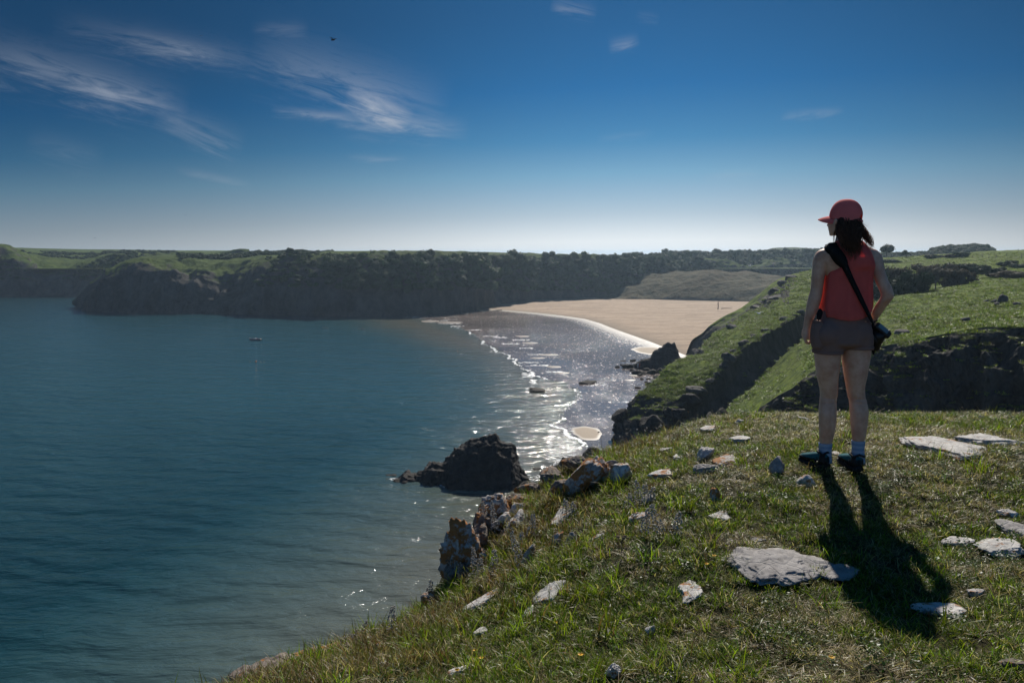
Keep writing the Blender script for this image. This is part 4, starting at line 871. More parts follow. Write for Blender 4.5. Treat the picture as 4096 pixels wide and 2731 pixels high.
crag('beach_stack', [(2528, 1464), (2545, 1446), (2567, 1435), (2585, 1432), (2602, 1430), (2608, 1418), (2611, 1403), (2628, 1396), (2643, 1387), (2656, 1373), (2671, 1368), (2684, 1373), (2697, 1365), (2704, 1380), (2712, 1407), (2722, 1426), (2740, 1440), (2760, 1452)],
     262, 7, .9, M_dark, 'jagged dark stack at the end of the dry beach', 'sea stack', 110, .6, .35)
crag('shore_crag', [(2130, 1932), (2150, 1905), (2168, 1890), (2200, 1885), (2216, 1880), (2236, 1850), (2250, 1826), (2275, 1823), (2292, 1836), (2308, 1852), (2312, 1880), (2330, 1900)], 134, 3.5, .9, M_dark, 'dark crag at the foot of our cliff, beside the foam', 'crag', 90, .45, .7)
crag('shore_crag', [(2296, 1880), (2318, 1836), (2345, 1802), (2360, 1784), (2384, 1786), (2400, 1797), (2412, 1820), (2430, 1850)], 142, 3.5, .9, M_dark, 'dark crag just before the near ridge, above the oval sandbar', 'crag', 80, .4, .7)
for i, (x, y, w, h, lb) in enumerate([(2350, 1524, 72, 20, 'long low dark reef alone on the wet sand'), (2151, 1554, 70, 18, 'weedy reef ringed by white foam'), (2108, 1936, 70, 34, 'rounded black rock between the stack and the grass'), (2148, 1872, 34, 8, 'thin rock awash beside the foam'),
      (2469, 1466, 15, 8, 'outermost boulder of the rock field, alone in the water'), (2493, 1442, 24, 6, 'flat boulder at the top of the rock field'), (2529, 1439, 24, 14, 'rounded boulder against the bright sheen'), (2513, 1461, 44, 22, 'widest of the boulders out in the water'), (2488, 1457, 14, 7, 'small boulder beside the widest one'),
      (2556, 1488, 54, 24, 'big boulder with broken top in the rock field middle'), (2528, 1480, 16, 8, 'small boulder left of the big broken one'), (2559, 1498, 22, 9, 'boulder below the big broken one'), (2568, 1514, 15, 9, 'lone round boulder on pale wet sand'), (2594, 1514, 16, 9, 'round boulder next to the lone one, nearer the slope'),
      (2587, 1525, 18, 9, 'boulder above the two lowest ones'), (2595, 1533, 34, 16, 'wide boulder under the grass tip'), (2555, 1548, 22, 9, 'lowest boulder of the rock field'), (2607, 1486, 42, 20, 'boulder tucked against the near ridge'), (2585, 1474, 32, 18, 'boulder below the jagged stack'), (2640, 1482, 40, 20, 'pale topped boulder under the jagged stack'),
      (2625, 1505, 30, 16, 'boulder at the foot of the near ridge'), (2560, 1462, 40, 22, 'dark heap of rock linking the stack to the water'), (2598, 1455, 44, 26, 'rock shoulder leaning on the jagged stack'), (1930, 1246, 30, 5, 'low rock on the far end of the beach'), (1990, 1240, 30, 6, 'darkest rock where beach meets the wooded cliff'), (1860, 1252, 40, 5, 'flat rock under the wooded cliff'), (1640, 1912, 34, 10, 'weedy rock at the tip of the sea stack reef'), (1598, 1916, 40, 12, 'farthest rock awash on the sea stack reef'), (1665, 1904, 48, 26, 'pointed rock in the middle of the sea stack reef'), (1702, 1898, 60, 34, 'rock just before the shoulder of the sea stack'), (1748, 1880, 80, 62, 'rounded shoulder rock of the sea stack')]):
    q = S(x, y + h * .4); m = math.hypot(q[0], q[1]) / FPX; V, F = rock_shape(1500 + i * 3, 4, 14, .22); flat_ = w / max(h, 1) > 2.5
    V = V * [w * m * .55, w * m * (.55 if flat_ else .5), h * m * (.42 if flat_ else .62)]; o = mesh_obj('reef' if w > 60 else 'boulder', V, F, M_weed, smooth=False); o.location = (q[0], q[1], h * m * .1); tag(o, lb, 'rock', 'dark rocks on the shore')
def on_patch(G, px, py, tol=14):
    qx, qy = project(G); d = (qx - px) ** 2 + (qy - py) ** 2; i = np.unravel_index(np.argmin(d + (G[..., 1] * .02)), d.shape); return G[i]
for i, (x, y, w, h, lb) in enumerate([(4012, 1205, 38, 34, 'dark pointed rock casting a black shadow on the meadow'), (3975, 1206, 24, 16, 'rock left of the pointed one in the meadow'), (3988, 1216, 20, 10, 'pale topped rock before the pointed one'), (3948, 1204, 18, 10, 'small rock at the left of the meadow rocks'), (4063, 1217, 26, 10, 'flat rock right of the pointed one'),
      (4068, 1237, 18, 8, 'lowest of the rocks in the meadow'), (3863, 1277, 38, 12, 'low dark rock alone above the inlet cliff'), (3610, 1330, 46, 22, 'dark rock standing in for the shade of a hollow beside the camera'), (3930, 1184, 8, 4, 'tiny white stone in the meadow')]):  # the rock beside the camera stands in for a hollow's shade
    q = on_patch(GE2, x, y + h * .4); m = np.linalg.norm(q[:2]) / FPX; V, F = rock_shape(1700 + i * 3, 3, 12, .2); V = V * [w * m * .5, w * m * .45, h * m * .6]; o = mesh_obj('meadow_rock', V, F, M_white if 'white' in lb else M_moor, smooth=False); o.location = q + (0, 0, h * m * .25); tag(o, lb, 'rock', 'rocks in the meadow')

for i, (x, y, w, h, lb) in enumerate([(3205, 1254, 30, 24, 'highest block on the crest of the tilted rock wall'), (3178, 1262, 22, 14, 'thin ledge under the highest block of the wall'), (3140, 1280, 34, 18, 'blocky step near the top of the rock wall'), (3100, 1300, 30, 14, 'flat step of the wall beside a grass lip'), (3060, 1325, 34, 18, 'jutting step in the upper half of the wall'),
      (3018, 1345, 30, 16, 'stepped ledge in the middle of the wall crest'), (2975, 1378, 42, 26, 'overhanging block in the middle of the wall crest'), (2940, 1408, 26, 22, 'block below the overhanging one'), (2915, 1432, 44, 30, 'big brown block standing proud of the wall'), (2890, 1464, 30, 18, 'ledge just under the big brown block'),
      (2868, 1496, 28, 18, 'sloping ledge in the lower half of the wall'), (2845, 1522, 34, 20, 'lowest clean ledge of the wall crest'), (2790, 1560, 60, 34, 'grey slabby rock where wall meets broken cliff'), (2760, 1600, 60, 46, 'steep grey rock above the dark gully'), (3160, 1112, 40, 20, 'rocks on the ridge skyline nearest the woman'), (3128, 1128, 34, 22, 'pair of blocks on the ridge skyline'),
      (3095, 1158, 36, 26, 'dark knob on the ridge skyline'), (3110, 1190, 60, 20, 'broken rocks below the ridge skyline'), (3068, 1200, 40, 22, 'pale edged rock above the dark hollow of the ridge'), (3030, 1235, 44, 24, 'rock step down the ridge towards the beach'), (2985, 1270, 40, 22, 'bushy rock step lower on the ridge'),
      (2930, 1312, 34, 26, 'square rock above the beach cliff'), (2830, 1380, 50, 20, 'row of dark rocks near the ridge end'), (2795, 1412, 40, 34, 'rounded dark rock at the beach end of the ridge'), (2640, 1550, 60, 34, 'brown rock above the rock field'), (2480, 1650, 56, 60, 'leaning dark block on the cliff nose'), (2520, 1700, 90, 70, 'large smooth slab of the cliff nose'),
      (2610, 1690, 80, 60, 'rounded boulder mass low on the cliff nose'), (2700, 1660, 80, 46, 'rough brown boulders above the turf edge'), (2680, 1720, 80, 50, 'lowest boulders of the cliff nose over the turf')]):
    q = on_patch(GE1, x, y); m = np.linalg.norm(q[:2]) / FPX; V, F = rock_shape(2100 + i * 3, 4, 12, .26); V = V * [w * m * .56, w * m * .6, h * m * .56]; o = mesh_obj('ridge_rock', V, F, M_moor if y < 1590 else M_dark, smooth=False); o.location = q; tag(o, lb, 'rock', 'rocks of the near ridge')

# ------------------------------------------------------------------ trees and bushes
def leaf_mat(name, c1, c2, tr=.3):
    t = NT(name); rnd = t.n('ShaderNodeObjectInfo', out=5); c = t.mix(t.noise(t.pos(), .35, 3), c1, c2); c = t.n('ShaderNodeHueSaturation', {'Value': t.math('ADD', .65, t.math('MULTIPLY', rnd, .75)), 'Color': c})
    return t.done(t.n('ShaderNodeMixShader', {0: tr, 1: t.bsdf(c, .7, spec=.2), 2: t.n('ShaderNodeBsdfTranslucent', {0: c})}))
M_wood = leaf_mat('woodland_leaf', (.022, .042, .014), (.050, .085, .024)); M_gorse = leaf_mat('gorse_leaf', (.018, .036, .014), (.034, .060, .020), .15); M_bram = leaf_mat('bramble_leaf', (.055, .046, .030), (.10, .085, .055), .25); M_bark = plain('bark', (.09, .075, .06), .9)
def crown_geo(seed, n, size, lobes, R=(1, 1, .8), core=.55):
    r = np.random.default_rng(seed); V, F = [], []
    L = [(np.array([r.normal(0, .38), r.normal(0, .38), r.uniform(-.25, .45)]) * R, r.uniform(.38, .62) * (.62 if lobes > 12 else 1)) for _ in range(lobes)]
    for k in range(n):
        c, rad = L[r.integers(lobes)]; d = r.normal(size=3); d /= np.linalg.norm(d); d[2] = d[2] if d[2] > -.4 else -d[2] * .5; p_ = c + d * rad * r.uniform(.8, 1.06) * np.array(R)
        a = r.normal(size=3); a -= d * (a @ d) * .5; a /= np.linalg.norm(a); b = np.cross(d, a); b /= max(1e-6, np.linalg.norm(b)); s = size * r.uniform(.5, 1.2); o = len(V)
        V += [p_ - a * s, p_ + b * s * .7, p_ + a * s, p_ - b * s * .7]; F.append((o, o + 1, o + 2, o + 3))
    parts = [(np.array(V), np.array(F))]; D, FI = ico(2)
    for c, rad in L: parts.append((D * rad * (1.35 * core) * np.array(R) * (1 + .15 * fbm(D + seed, 2, 2))[:, None] + c, FI))
    return merge(parts)
def quick(name, V, F, mat, col=None, parent=None):
    me = bpy.data.meshes.new(name); me.from_pydata(np.asarray(V).tolist(), [], [[int(a) for a in (f[:3] if f[2] == f[3] else f)] for f in F]); me.materials.append(mat); return link(bpy.data.objects.new(name, me), parent, col)
crowns = [unl(quick('wood_crown', *crown_geo(50 + k, 420, .13, 6), M_wood)) for k in range(5)]
r = np.random.default_rng(3)
def wood_points(G, cond, spacing, tries):
    qx, qy = project(G); ii = np.argwhere(cond(qx, qy, G)); r.shuffle(ii); taken, out = {}, []
    for i, j in ii[:tries]:
        p_ = G[i, j]; k = tuple(np.floor(p_ / spacing).astype(int))
        if any(tuple(np.add(k, (a, b, c))) in taken and np.linalg.norm(taken[tuple(np.add(k, (a, b, c)))] - p_) < spacing for a in (-1, 0, 1) for b in (-1, 0, 1) for c in (-1, 0, 1)): continue
        taken[k] = p_; out.append(p_)
    return np.array(out)
edge_n = lambda G: 22 * fbm(G, 1 / 60, 3)
wp = wood_points(GB, lambda x, y, G: (x > 1290 + edge_n(G) * 3) & (x < 3500) & (y > np.where(x < 2500, 1043, 1014)) & (y < 1165 + edge_n(G) - np.clip((1700 - x) * .03, 0, 40)) & (G[..., 1] < 720) & (y > 1006), 4.6, 60000)
wp2 = wood_points(GB, lambda x, y, G: (x > 720) & (x < 1330) & (y < 1150) & (fbm(G, 1 / 40, 3) > .22 - (x - 900) / 2600) & (G[..., 1] < 640), 5.0, 30000)
wp3 = wood_points(GD, lambda x, y, G: (x > 2500) & (x < 3330) & (y < 1120), 6.5, 30000)
wp5 = wood_points(GA, lambda x, y, G: (x > -50) & (x < 700) & (y > 1008) & (y < 1120) & (fbm(G, 1 / 45, 3) > .10), 5.5, 20000)
wp2 = np.concatenate([wp2, wp5])
W = np.concatenate([wp, wp3]); n = len(W); s = np.clip(r.normal(5.0, 1.1, n), 3, 8)
scatter('woodland', W + np.c_[0 * s, 0 * s, s * .45], np.c_[r.normal(0, .1, (n, 2)), r.uniform(0, 6.28, n)], np.c_[s, s, s * r.uniform(.75, 1.15, n)], r.integers(0, 5, n), crowns, label='dense dark broadleaf woodland covering the far cliff above the beach')
n = len(wp2); s = r.uniform(2.2, 4.4, n)
scatter('cliff_scrub', wp2 + np.c_[0 * s, 0 * s, s * .2], np.c_[r.normal(0, .1, (n, 2)), r.uniform(0, 6.28, n)], np.c_[s, s, s * .7], r.integers(0, 5, n), crowns, label='dark scrub bushes dotted over the far grassy headland')

TUS = [unl(clump('tussock_clump', 60, .42, .18, .42, .045, .75, [GRN, LIM, OLV, DRK], [.36, .3, .24, .1], 3, .8)) for _ in range(4)]
def shaggy(name, G, cond, n, lab, smin=.7, smax=1.7):
    N_ = gnormals(G); qx, qy = project(G); area = np.linalg.norm(np.cross(np.gradient(G, axis=0), np.gradient(G, axis=1)), axis=-1); ok = cond(qx, qy) & (np.abs(N_[..., 2]) > .72); dd = np.linalg.norm(G[..., :2], axis=-1)
    w = (area / np.maximum(dd, 50) ** 1.2 * ok * (.25 + np.clip(.5 + 1.8 * fbm(G, 1 / 5, 3), 0, 2))).ravel(); k = r.choice(len(w), n, p=w / w.sum()); Q = G.reshape(-1, 3)[k] + np.c_[r.normal(0, .25, (n, 2)), np.full(n, -.03)]
    s = r.uniform(smin, smax, n); scatter(name, Q, np.c_[r.normal(0, .15, (n, 2)), r.uniform(0, 6.28, n)], np.c_[s, s, s * r.uniform(.6, 1.1, n)], r.integers(0, 4, n), TUS, label=lab)
shaggy('meadow_tussocks', GE2, lambda x, y: (x > 2850) & (x < 4300) & (y > 1010) & (y < 1680), 16000, 'rough tufts of grass over the meadow above the inlet')
shaggy('ridge_tussocks', GE1, lambda x, y: (x > 2480) & (x < 3400) & (y > 1050) & (y < 1680), 8000, 'rough tufts of grass over the near ridge')
def tree(px, py, G, rad, hgt, lab, name='tree', mat=M_wood, seed=1, grp=None, n=900, size=.09):
    q = on_patch(G, px, py); e = empty(name, q, label=lab, cat='tree', group=grp); V, F = crown_geo(seed, n, size, 7); V = V * rad + [0, 0, hgt]; quick('crown', V, F, mat, None, e)
    V, F = tube([(0, 0, -.5), (rad * .05, 0, hgt * .5), (0, rad * .05, hgt)], [rad * .09, rad * .06, rad * .03], 7); poly_obj('trunk', V, F, M_bark, e); return e
tree(2552, 1035, GB, 5.0, 3.5, 'round pale tree on the skyline where the wood ends', seed=71)
tree(3545, 1024, GE2, 4.4, 4.2, 'lone flat-topped tree on the skyline beside the woman', seed=72); tree(3625, 1026, GE2, 2.2, 2.0, 'small bush-like tree right of the lone one', seed=73)
tree(2010, 1062, GB, 6.5, 5, 'pale rounded tree standing out of the wooded cliff', mat=leaf_mat('pale_leaf', (.07, .10, .04), (.12, .15, .06)), seed=74)
tree(2095, 1075, GB, 6.0, 5, 'second pale tree a little downhill in the wood', mat=bpy.data.materials['pale_leaf'], seed=75); tree(2255, 1080, GB, 5.5, 5, 'third pale tree, above the beach end', mat=bpy.data.materials['pale_leaf'], seed=76)
tree(3015, 1105, GD, 5.5, 2.5, 'light green bush at the head of the dunes', mat=bpy.data.materials['pale_leaf'], seed=77)
hp = wood_points(GH, lambda x, y, G: (x > 3540) & (x < 3960) & (y < 1050), 4.2, 9000); n = len(hp); s = r.uniform(3.0, 5.0, n)
scatter('hilltop_wood', hp + np.c_[0 * s, 0 * s, s * .1], np.c_[r.normal(0, .1, (n, 2)), r.uniform(0, 6.28, n)], np.c_[s, s, s * .7], r.integers(0, 5, n), crowns, label='dark copse on the hill beyond the meadow')
def bush(px, py, w, h, mat, lab, seed, name):
    q = on_patch(GE2, px, py + h * .42); m = np.linalg.norm(q[:2]) / FPX; rx, rz = w * m * .60, h * m * 1.35; V, F = crown_geo(seed, 3600, .05, 22, (1, .8, .62), .5); V = V * [rx, rx * .8, rz * 1.15]; V[:, 2] += rz * .18
    o = quick(name, V, F, mat); o.location = q; tag(o, lab, 'bush', 'bushes on the meadow'); return o
for i, a in enumerate([(3500, 1145, 110, 110, M_gorse, 'dark bush close behind the woman\'s elbow', 'gorse_bush'), (3580, 1105, 130, 66, M_bram, 'brown bramble mound at the top of the thicket', 'bramble_bush'), (3640, 1140, 130, 84, M_gorse, 'dark green bush in the middle of the thicket', 'gorse_bush'),
      (3560, 1160, 110, 72, M_gorse, 'dark lower bush of the thicket above the meadow', 'gorse_bush'), (3800, 1118, 120, 62, M_bram, 'rounded brown bramble end of the thicket by the post', 'bramble_bush'), (3760, 1085, 140, 46, M_bram, 'flat brown bramble behind the gorse', 'bramble_bush'), (3700, 1100, 100, 60, M_bram, 'brown bramble over the dark middle bush', 'bramble_bush'),
      (3850, 1080, 120, 42, M_gorse, 'deep green gorse left of the meadow gap', 'gorse_bush'), (3930, 1082, 100, 36, M_gorse, 'deep green gorse in the middle of the row', 'gorse_bush'), (3985, 1092, 80, 30, M_gorse, 'last gorse tapering to the right', 'gorse_bush'), (4060, 1100, 130, 24, M_bram, 'low brown bramble strip at the picture edge', 'bramble_bush'),
      (4040, 1055, 60, 20, M_gorse, 'small dark bush up the field', 'gorse_bush'), (4085, 1064, 70, 18, M_gorse, 'flat dark bush cut by the picture edge', 'gorse_bush'), (3560, 1046, 70, 14, M_gorse, 'low dark bush just under the lone tree', 'gorse_bush'), (3725, 1028, 70, 16, M_gorse, 'dark bush on the field skyline', 'gorse_bush'), (3800, 1024, 40, 12, M_bram, 'brown bush on the field skyline', 'bramble_bush'), (3842, 1020, 52, 18, M_gorse, 'rounded dark bush under the far copse', 'gorse_bush')]):
    bush(a[0], a[1], a[2], a[3], a[4], a[5], 200 + i, a[6])
M_post = plain('weathered_wood', (.10, .085, .07), .9)
for x, y, h, lb in [(3888, 1027, 8, 'shortest fence post, first of the field fence'), (3929, 1024, 10, 'second post of the field fence'), (3955, 1026, 12, 'thick dark post of the field fence'), (3984, 1026, 11, 'slim post in the middle of the field fence'), (4025, 1022, 14, 'tallest post of the field fence'), (4085, 1025, 12, 'fence post nearest the picture edge'), (4072, 1003, 12, 'fence post highest up the field'), (3740, 1142, 34, 'old post standing in the bramble thicket')]:
    q = on_patch(GE2, x, y + h / 2); m = np.linalg.norm(q[:2]) / FPX; V, F = tube([(0, 0, -.3), (.02, 0, h * m)], [.09, .08] if h < 30 else [.14, .12], 8); o = poly_obj('fence_post', V, F, M_post); o.location = q; tag(o, lb, 'post', 'fence posts in the meadow')
# ------------------------------------------------------------------ the woman
D0 = 5.02; KM = D0 / FPX                                       # metres per photo pixel where she stands
def PX(px, py, yo=0.0): return U(px, py, D0 + yo)
def ring(px, py, hw, hd, yo=0.0, n=28, ex=2.0, tilt=0.0):
    c = PX(px, py, yo); th = np.arange(n) * 2 * math.pi / n; cx, sy = np.cos(th), np.sin(th)
    e = 2 / ex; X_ = np.sign(cx) * np.abs(cx) ** e * hw * KM; Y_ = np.sign(sy) * np.abs(sy) ** e * hd
    return c + np.c_[X_, Y_, tilt * X_]
def loftr(rings):
    rings = [np.repeat(rings[0].mean(0, keepdims=True), len(rings[0]), 0)] + rings + [np.repeat(rings[-1].mean(0, keepdims=True), len(rings[0]), 0)]
    return np.concatenate(rings), gridfaces(len(rings), len(rings[0]), True)
def dense(secs, k=4): return catmull(np.array(secs, float), (len(secs) - 1) * k + 1, 0)
def lim(secs, ex=2.0, n=28, k=4): return loftr([ring(s[0], s[1], s[2], s[3], s[4], n, ex) for s in dense(secs, k)])
def LR(y, l, r_, hd, yo=0.0): return ((l + r_) / 2, y, (r_ - l) / 2, hd, yo)
def ell(c, rad, n=3, R3=None):
    V, F = ico(n); V = V * rad
    if R3 is not None: V = V @ np.array(R3).T
    return V + c, F
def remesh(name, parts, mat, parent, voxel=.006, smooth=6, fac=.5, post=None):
    V, F = merge(parts); o = poly_obj(name + '_tmp', V, F, mat)
    m = o.modifiers.new('r', 'REMESH'); m.mode = 'VOXEL'; m.voxel_size = voxel; m.use_smooth_shade = True
    s_ = o.modifiers.new('s', 'SMOOTH'); s_.iterations = smooth; s_.factor = fac
    dg = bpy.context.evaluated_depsgraph_get(); me = bpy.data.meshes.new_from_object(o.evaluated_get(dg)); bpy.data.objects.remove(o)
    if post:
        co = np.empty(len(me.vertices) * 3, np.float32); me.vertices.foreach_get('co', co); co = post(co.reshape(-1, 3).astype(float)); me.vertices.foreach_set('co', co.astype(np.float32).ravel()); me.update()
    me.polygons.foreach_set('use_smooth', np.ones(len(me.polygons), bool)); me.materials.clear(); me.materials.append(mat); me.name = name
    return link(bpy.data.objects.new(name, me), parent)
t = NT('skin'); n_ = t.noise(t.pos(), 14, 6, .65); sk = t.mix(t.ramp(n_, [(.38, 0.0), (.62, 1.0)]), (.66, .42, .31), (.52, .28, .19))
M_skin = t.done(t.bsdf(sk, .5, t.bump(t.noise(t.pos(), 220, 3, .6), .0006, 1.0), spec=.4, **{'Subsurface Weight': .35, 'Subsurface Radius': (.02, .008, .004), 'Subsurface Scale': 1.0}))
def cloth(name, c, tr, sc=900, bd=.0006, rough=.85):
    t = NT(name); nn = t.noise(t.pos(), 18, 4, .6); col = t.mix(nn, tuple(v * .82 for v in c), tuple(min(1, v * 1.12) for v in c)); wv = t.noise(t.pos(), sc, 2, .5)
    b = t.bsdf(col, rough, t.bump(t.math('ADD', wv, t.math('MULTIPLY', nn, 3.0)), bd, 1.0), spec=.15)
    return t.done(t.n('ShaderNodeMixShader', {0: tr, 1: b, 2: t.n('ShaderNodeBsdfTranslucent', {0: col})}))
M_top = cloth('coral_cloth', (.95, .24, .21), .58); M_short = cloth('brown_cloth', (.23, .145, .125), .06, 500); M_cap = cloth('coral_cap_cloth', (.95, .23, .21), .32, 600)
M_hair = plain('dark_brown_hair', (.035, .019, .012), .85, .12); t = NT('brown_hair_strand'); M_strand = t.done(t.n('ShaderNodeMixShader', {0: .5, 1: t.bsdf((.12, .06, .034), .5, spec=.35), 2: t.n('ShaderNodeBsdfTranslucent', {0: (.50, .27, .12, 1)})}))
M_black = plain('black_strap', (.006, .006, .007), .75, .2); M_body = plain('black_camera_body', (.008, .008, .009), .45, .4)
M_teal = cloth('teal_shoe_fabric', (.015, .10, .12), .0, 400); M_sole = plain('black_rubber', (.012, .012, .013), .7); M_toe = plain('grey_toe_cap', (.12, .13, .13), .6)
t = NT('striped_sock'); zz = t.n('ShaderNodeSeparateXYZ', {0: t.pos()}, out=2); wv = t.math('FRACT', t.math('MULTIPLY', zz, 32.0))
M_sock = t.done(t.bsdf(t.mix(t.ramp(wv, [(.45, 0.0), (.55, 1.0)]), (.20, .28, .42), (.30, .38, .50)), .9, spec=.1))

fz = ground([PX(3330, 1868, .03)[:2]], True)[0][0]
woman = empty('person', (PX(3385, 1870)[0], D0, fz), label='woman in a coral cap, coral sleeveless top and brown shorts, standing with her back turned', cat='person')
torso = lim([LR(966, 3352, 3432, .052, .0), LR(980, 3330, 3456, .062, -.01), LR(992, 3300, 3484, .078, -.015), LR(1008, 3282, 3500, .094, -.02), LR(1030, 3280, 3502, .104, -.02), LR(1060, 3290, 3494, .110, -.02), LR(1095, 3306, 3482, .112, -.01), LR(1140, 3308, 3474, .106, .0), LR(1190, 3304, 3462, .094, .0), LR(1225, 3300, 3464, .094, .0),
             LR(1260, 3288, 3470, .104, .0), LR(1300, 3266, 3480, .118, .0), LR(1345, 3258, 3485, .122, .0), LR(1372, 3262, 3482, .10, .0), LR(1386, 3310, 3440, .06, .0)], 2.3)
larm = lim([(3312, 994, 14, .034, -.01), (3297, 1004, 23, .044, -.01), (3285, 1028, 27, .046, -.01), (3279, 1065, 27.5, .046, -.005), (3272, 1112, 25, .042, 0), (3267, 1156, 23.5, .038, .005), (3258, 1198, 26, .038, .01), (3246, 1244, 22.5, .033, .02), (3233, 1286, 17, .026, .03), (3228, 1310, 14.5, .021, .035), (3225, 1326, 15.5, .026, .04)], 2)
rarm = lim([(3462, 992, 14, .034, -.01), (3482, 1000, 22, .044, -.02), (3500, 1024, 25, .046, -.03), (3510, 1068, 24.5, .044, -.05), (3522, 1112, 24.5, .042, -.07), (3542, 1156, 25, .040, -.09), (3549, 1180, 24, .038, -.095), (3543, 1198, 23.5, .036, -.09), (3525, 1222, 22, .034, -.065), (3512, 1244, 20.5, .031, -.04), (3500, 1266, 16, .027, -.01), (3492, 1284, 13, .022, .03), (3484, 1298, 13, .026, .06)], 2)
SL = lambda L_: [(c_, y, w * (.955 if y < 1760 else 1), d, o_) for c_, y, w, d, o_ in L_]
lleg = lim(SL([LR(1370, 3262, 3366, .088, .0), LR(1410, 3258, 3363, .092, .0), LR(1450, 3261, 3360, .088, .0), LR(1500, 3267, 3353, .080, .005), LR(1550, 3278, 3351, .066, .01), LR(1580, 3281, 3350, .059, .012), LR(1602, 3279, 3346, .055, .01), LR(1650, 3275, 3346, .060, .0), LR(1700, 3276, 3343, .056, .0), LR(1740, 3276, 3336, .046, .005), LR(1775, 3278, 3326, .036, .008), LR(1812, 3281, 3321, .036, .01), LR(1848, 3281, 3325, .042, .02)]), 2.1)
rleg = lim(SL([LR(1370, 3376, 3482, .088, -.01), LR(1410, 3369, 3482, .092, -.01), LR(1450, 3370, 3476, .088, -.01), LR(1500, 3377, 3467, .080, -.01), LR(1550, 3386, 3457, .066, -.01), LR(1580, 3391, 3459, .059, -.012), LR(1605, 3397, 3466, .056, -.02), LR(1650, 3400, 3473, .061, -.03), LR(1700, 3404, 3468, .056, -.035), LR(1740, 3407, 3462, .046, -.04), LR(1765, 3410, 3456, .037, -.04), LR(1805, 3411, 3452, .036, -.04), LR(1850, 3410, 3455, .042, -.035)]), 2.1)
neck = lim([LR(925, 3352, 3420, .050, .0), LR(950, 3345, 3418, .050, .0), LR(972, 3340, 3425, .055, .0), LR(992, 3330, 3440, .06, -.01)])
HY = .03                                                                        # head sits a little forward
headp = lim([LR(818, 3372, 3408, .035, HY), LR(834, 3352, 3424, .056, HY), LR(852, 3338, 3432, .070, HY), LR(870, 3326, 3436, .078, HY), LR(884, 3319, 3440, .086, HY), LR(900, 3315, 3438, .09, HY), LR(914, 3317, 3430, .084, HY + .005), LR(926, 3319, 3415, .074, HY + .01), LR(935, 3320, 3395, .06, HY + .02), LR(942, 3325, 3375, .042, HY + .03)], 2.1)
fd = np.array([-.80, .60, 0]); sd_ = np.array([.60, .80, 0])                      # where the face points, and its side
hc = PX(3380, 880, HY)
feat = [ell(hc + fd * .092 + [0, 0, -.020], [.011, .011, .020]), ell(hc + fd * .100 + [0, 0, -.030], [.011, .011, .009]), ell(hc + fd * .086 + sd_ * .0 + [0, 0, -.056], [.015, .015, .008]), ell(hc + fd * .076 + [0, 0, -.086], [.017, .017, .014]),
        ell(hc + fd * .080 - sd_ * .033 + [0, 0, .008], [.017, .017, .007]), ell(hc + fd * .080 + sd_ * .033 + [0, 0, .008], [.017, .017, .007])]
ear = ell(PX(3343, 887, -.040), [.008, .015, .024]); ear2 = ell(PX(3343, 882, -.046), [.011, .012, .013])
butt = [ell(PX(3318, 1338, -.045), [.082, .075, .08]), ell(PX(3428, 1334, -.050), [.082, .075, .08])]
# left hand hangs half curled, palm towards the thigh
palm = lim([(3225, 1318, 15, .024, .04), (3223, 1332, 14, .034, .045), (3224, 1346, 14, .038, .05), (3227, 1356, 12, .036, .05)], 2.4)
fing = []
for k, (yo, ln_) in enumerate([(.018, .9), (.038, 1.0), (.058, .98), (.078, .85)]):
    p0 = PX(3222, 1346, yo); fing.append(tube([p0, p0 + np.array([-.002, 0, -.022]) * ln_, p0 + np.array([.006, 0, -.040]) * ln_, p0 + np.array([.022, 0, -.046]) * ln_, p0 + np.array([.034, 0, -.038]) * ln_, p0 + np.array([.038, 0, -.026]) * ln_], [.0095, .0092, .0088, .008, .0072, .005], 10))
p0 = PX(3229, 1326, .07); fing.append(tube([p0, p0 + [.012, .012, -.014], p0 + [.022, .010, -.030], p0 + [.030, .0, -.040]], [.011, .010, .009, .006], 10))
# right hand rests on the hip, fingers to the front
rh = [tube([PX(3484, 1296, .05 + .012 * k * 0) + [0, 0, .012 - .012 * k], PX(3476, 1300, .10) + [0, 0, .014 - .015 * k], PX(3462, 1304, .135) + [0, 0, .014 - .016 * k], PX(3444, 1306, .15) + [0, 0, .012 - .016 * k]], [.010, .009, .008, .006], 10) for k in range(4)]
rh.append(tube([PX(3488, 1292, .03), PX(3480, 1290, -.03), PX(3468, 1288, -.09), PX(3458, 1286, -.115)], [.013, .012, .010, .007], 10))
def creases(co):                                     # backs of the knees, calf bellies and a little unevenness
    zk = PX(3315, 1590)[2]; front = (co[:, 1] < D0 + .01) & (co[:, 2] < PX(0, 1420)[2]); dz_k = co[:, 2] - zk
    co[:, 1] += front * (.0045 * np.exp(-(dz_k / .007) ** 2) + .0025 * np.exp(-((dz_k + .028) / .005) ** 2))
    for cx in (PX(3311, 1660)[0], PX(3438, 1660)[0]): co[:, 1] += front * .004 * np.exp(-((co[:, 0] - cx) / .006) ** 2) * np.exp(-((dz_k + .13) / .07) ** 2)
    for cx in (PX(3296, 1590)[0], PX(3332, 1590)[0], PX(3408, 1590)[0], PX(3446, 1590)[0]): co[:, 1] -= front * .005 * np.exp(-((co[:, 0] - cx) / .007) ** 2) * np.exp(-((dz_k - .03) / .035) ** 2)
    co[:, 1] += .0012 * fbm(co, 22, 3); return co
body = remesh('body', [torso, larm, rarm, lleg, rleg, neck, headp, palm, ear, ear2] + feat + fing + rh + butt, M_skin, woman, .0048, 5, .5, creases)
M_eye = plain('eye_white', (.7, .68, .65), .3)
for sgn in (-1, 1): V, F = ell(hc + fd * .088 + sd_ * .033 * sgn + [0, 0, -.004], [.012] * 3, 2); poly_obj('eye', V, F, M_eye, woman)

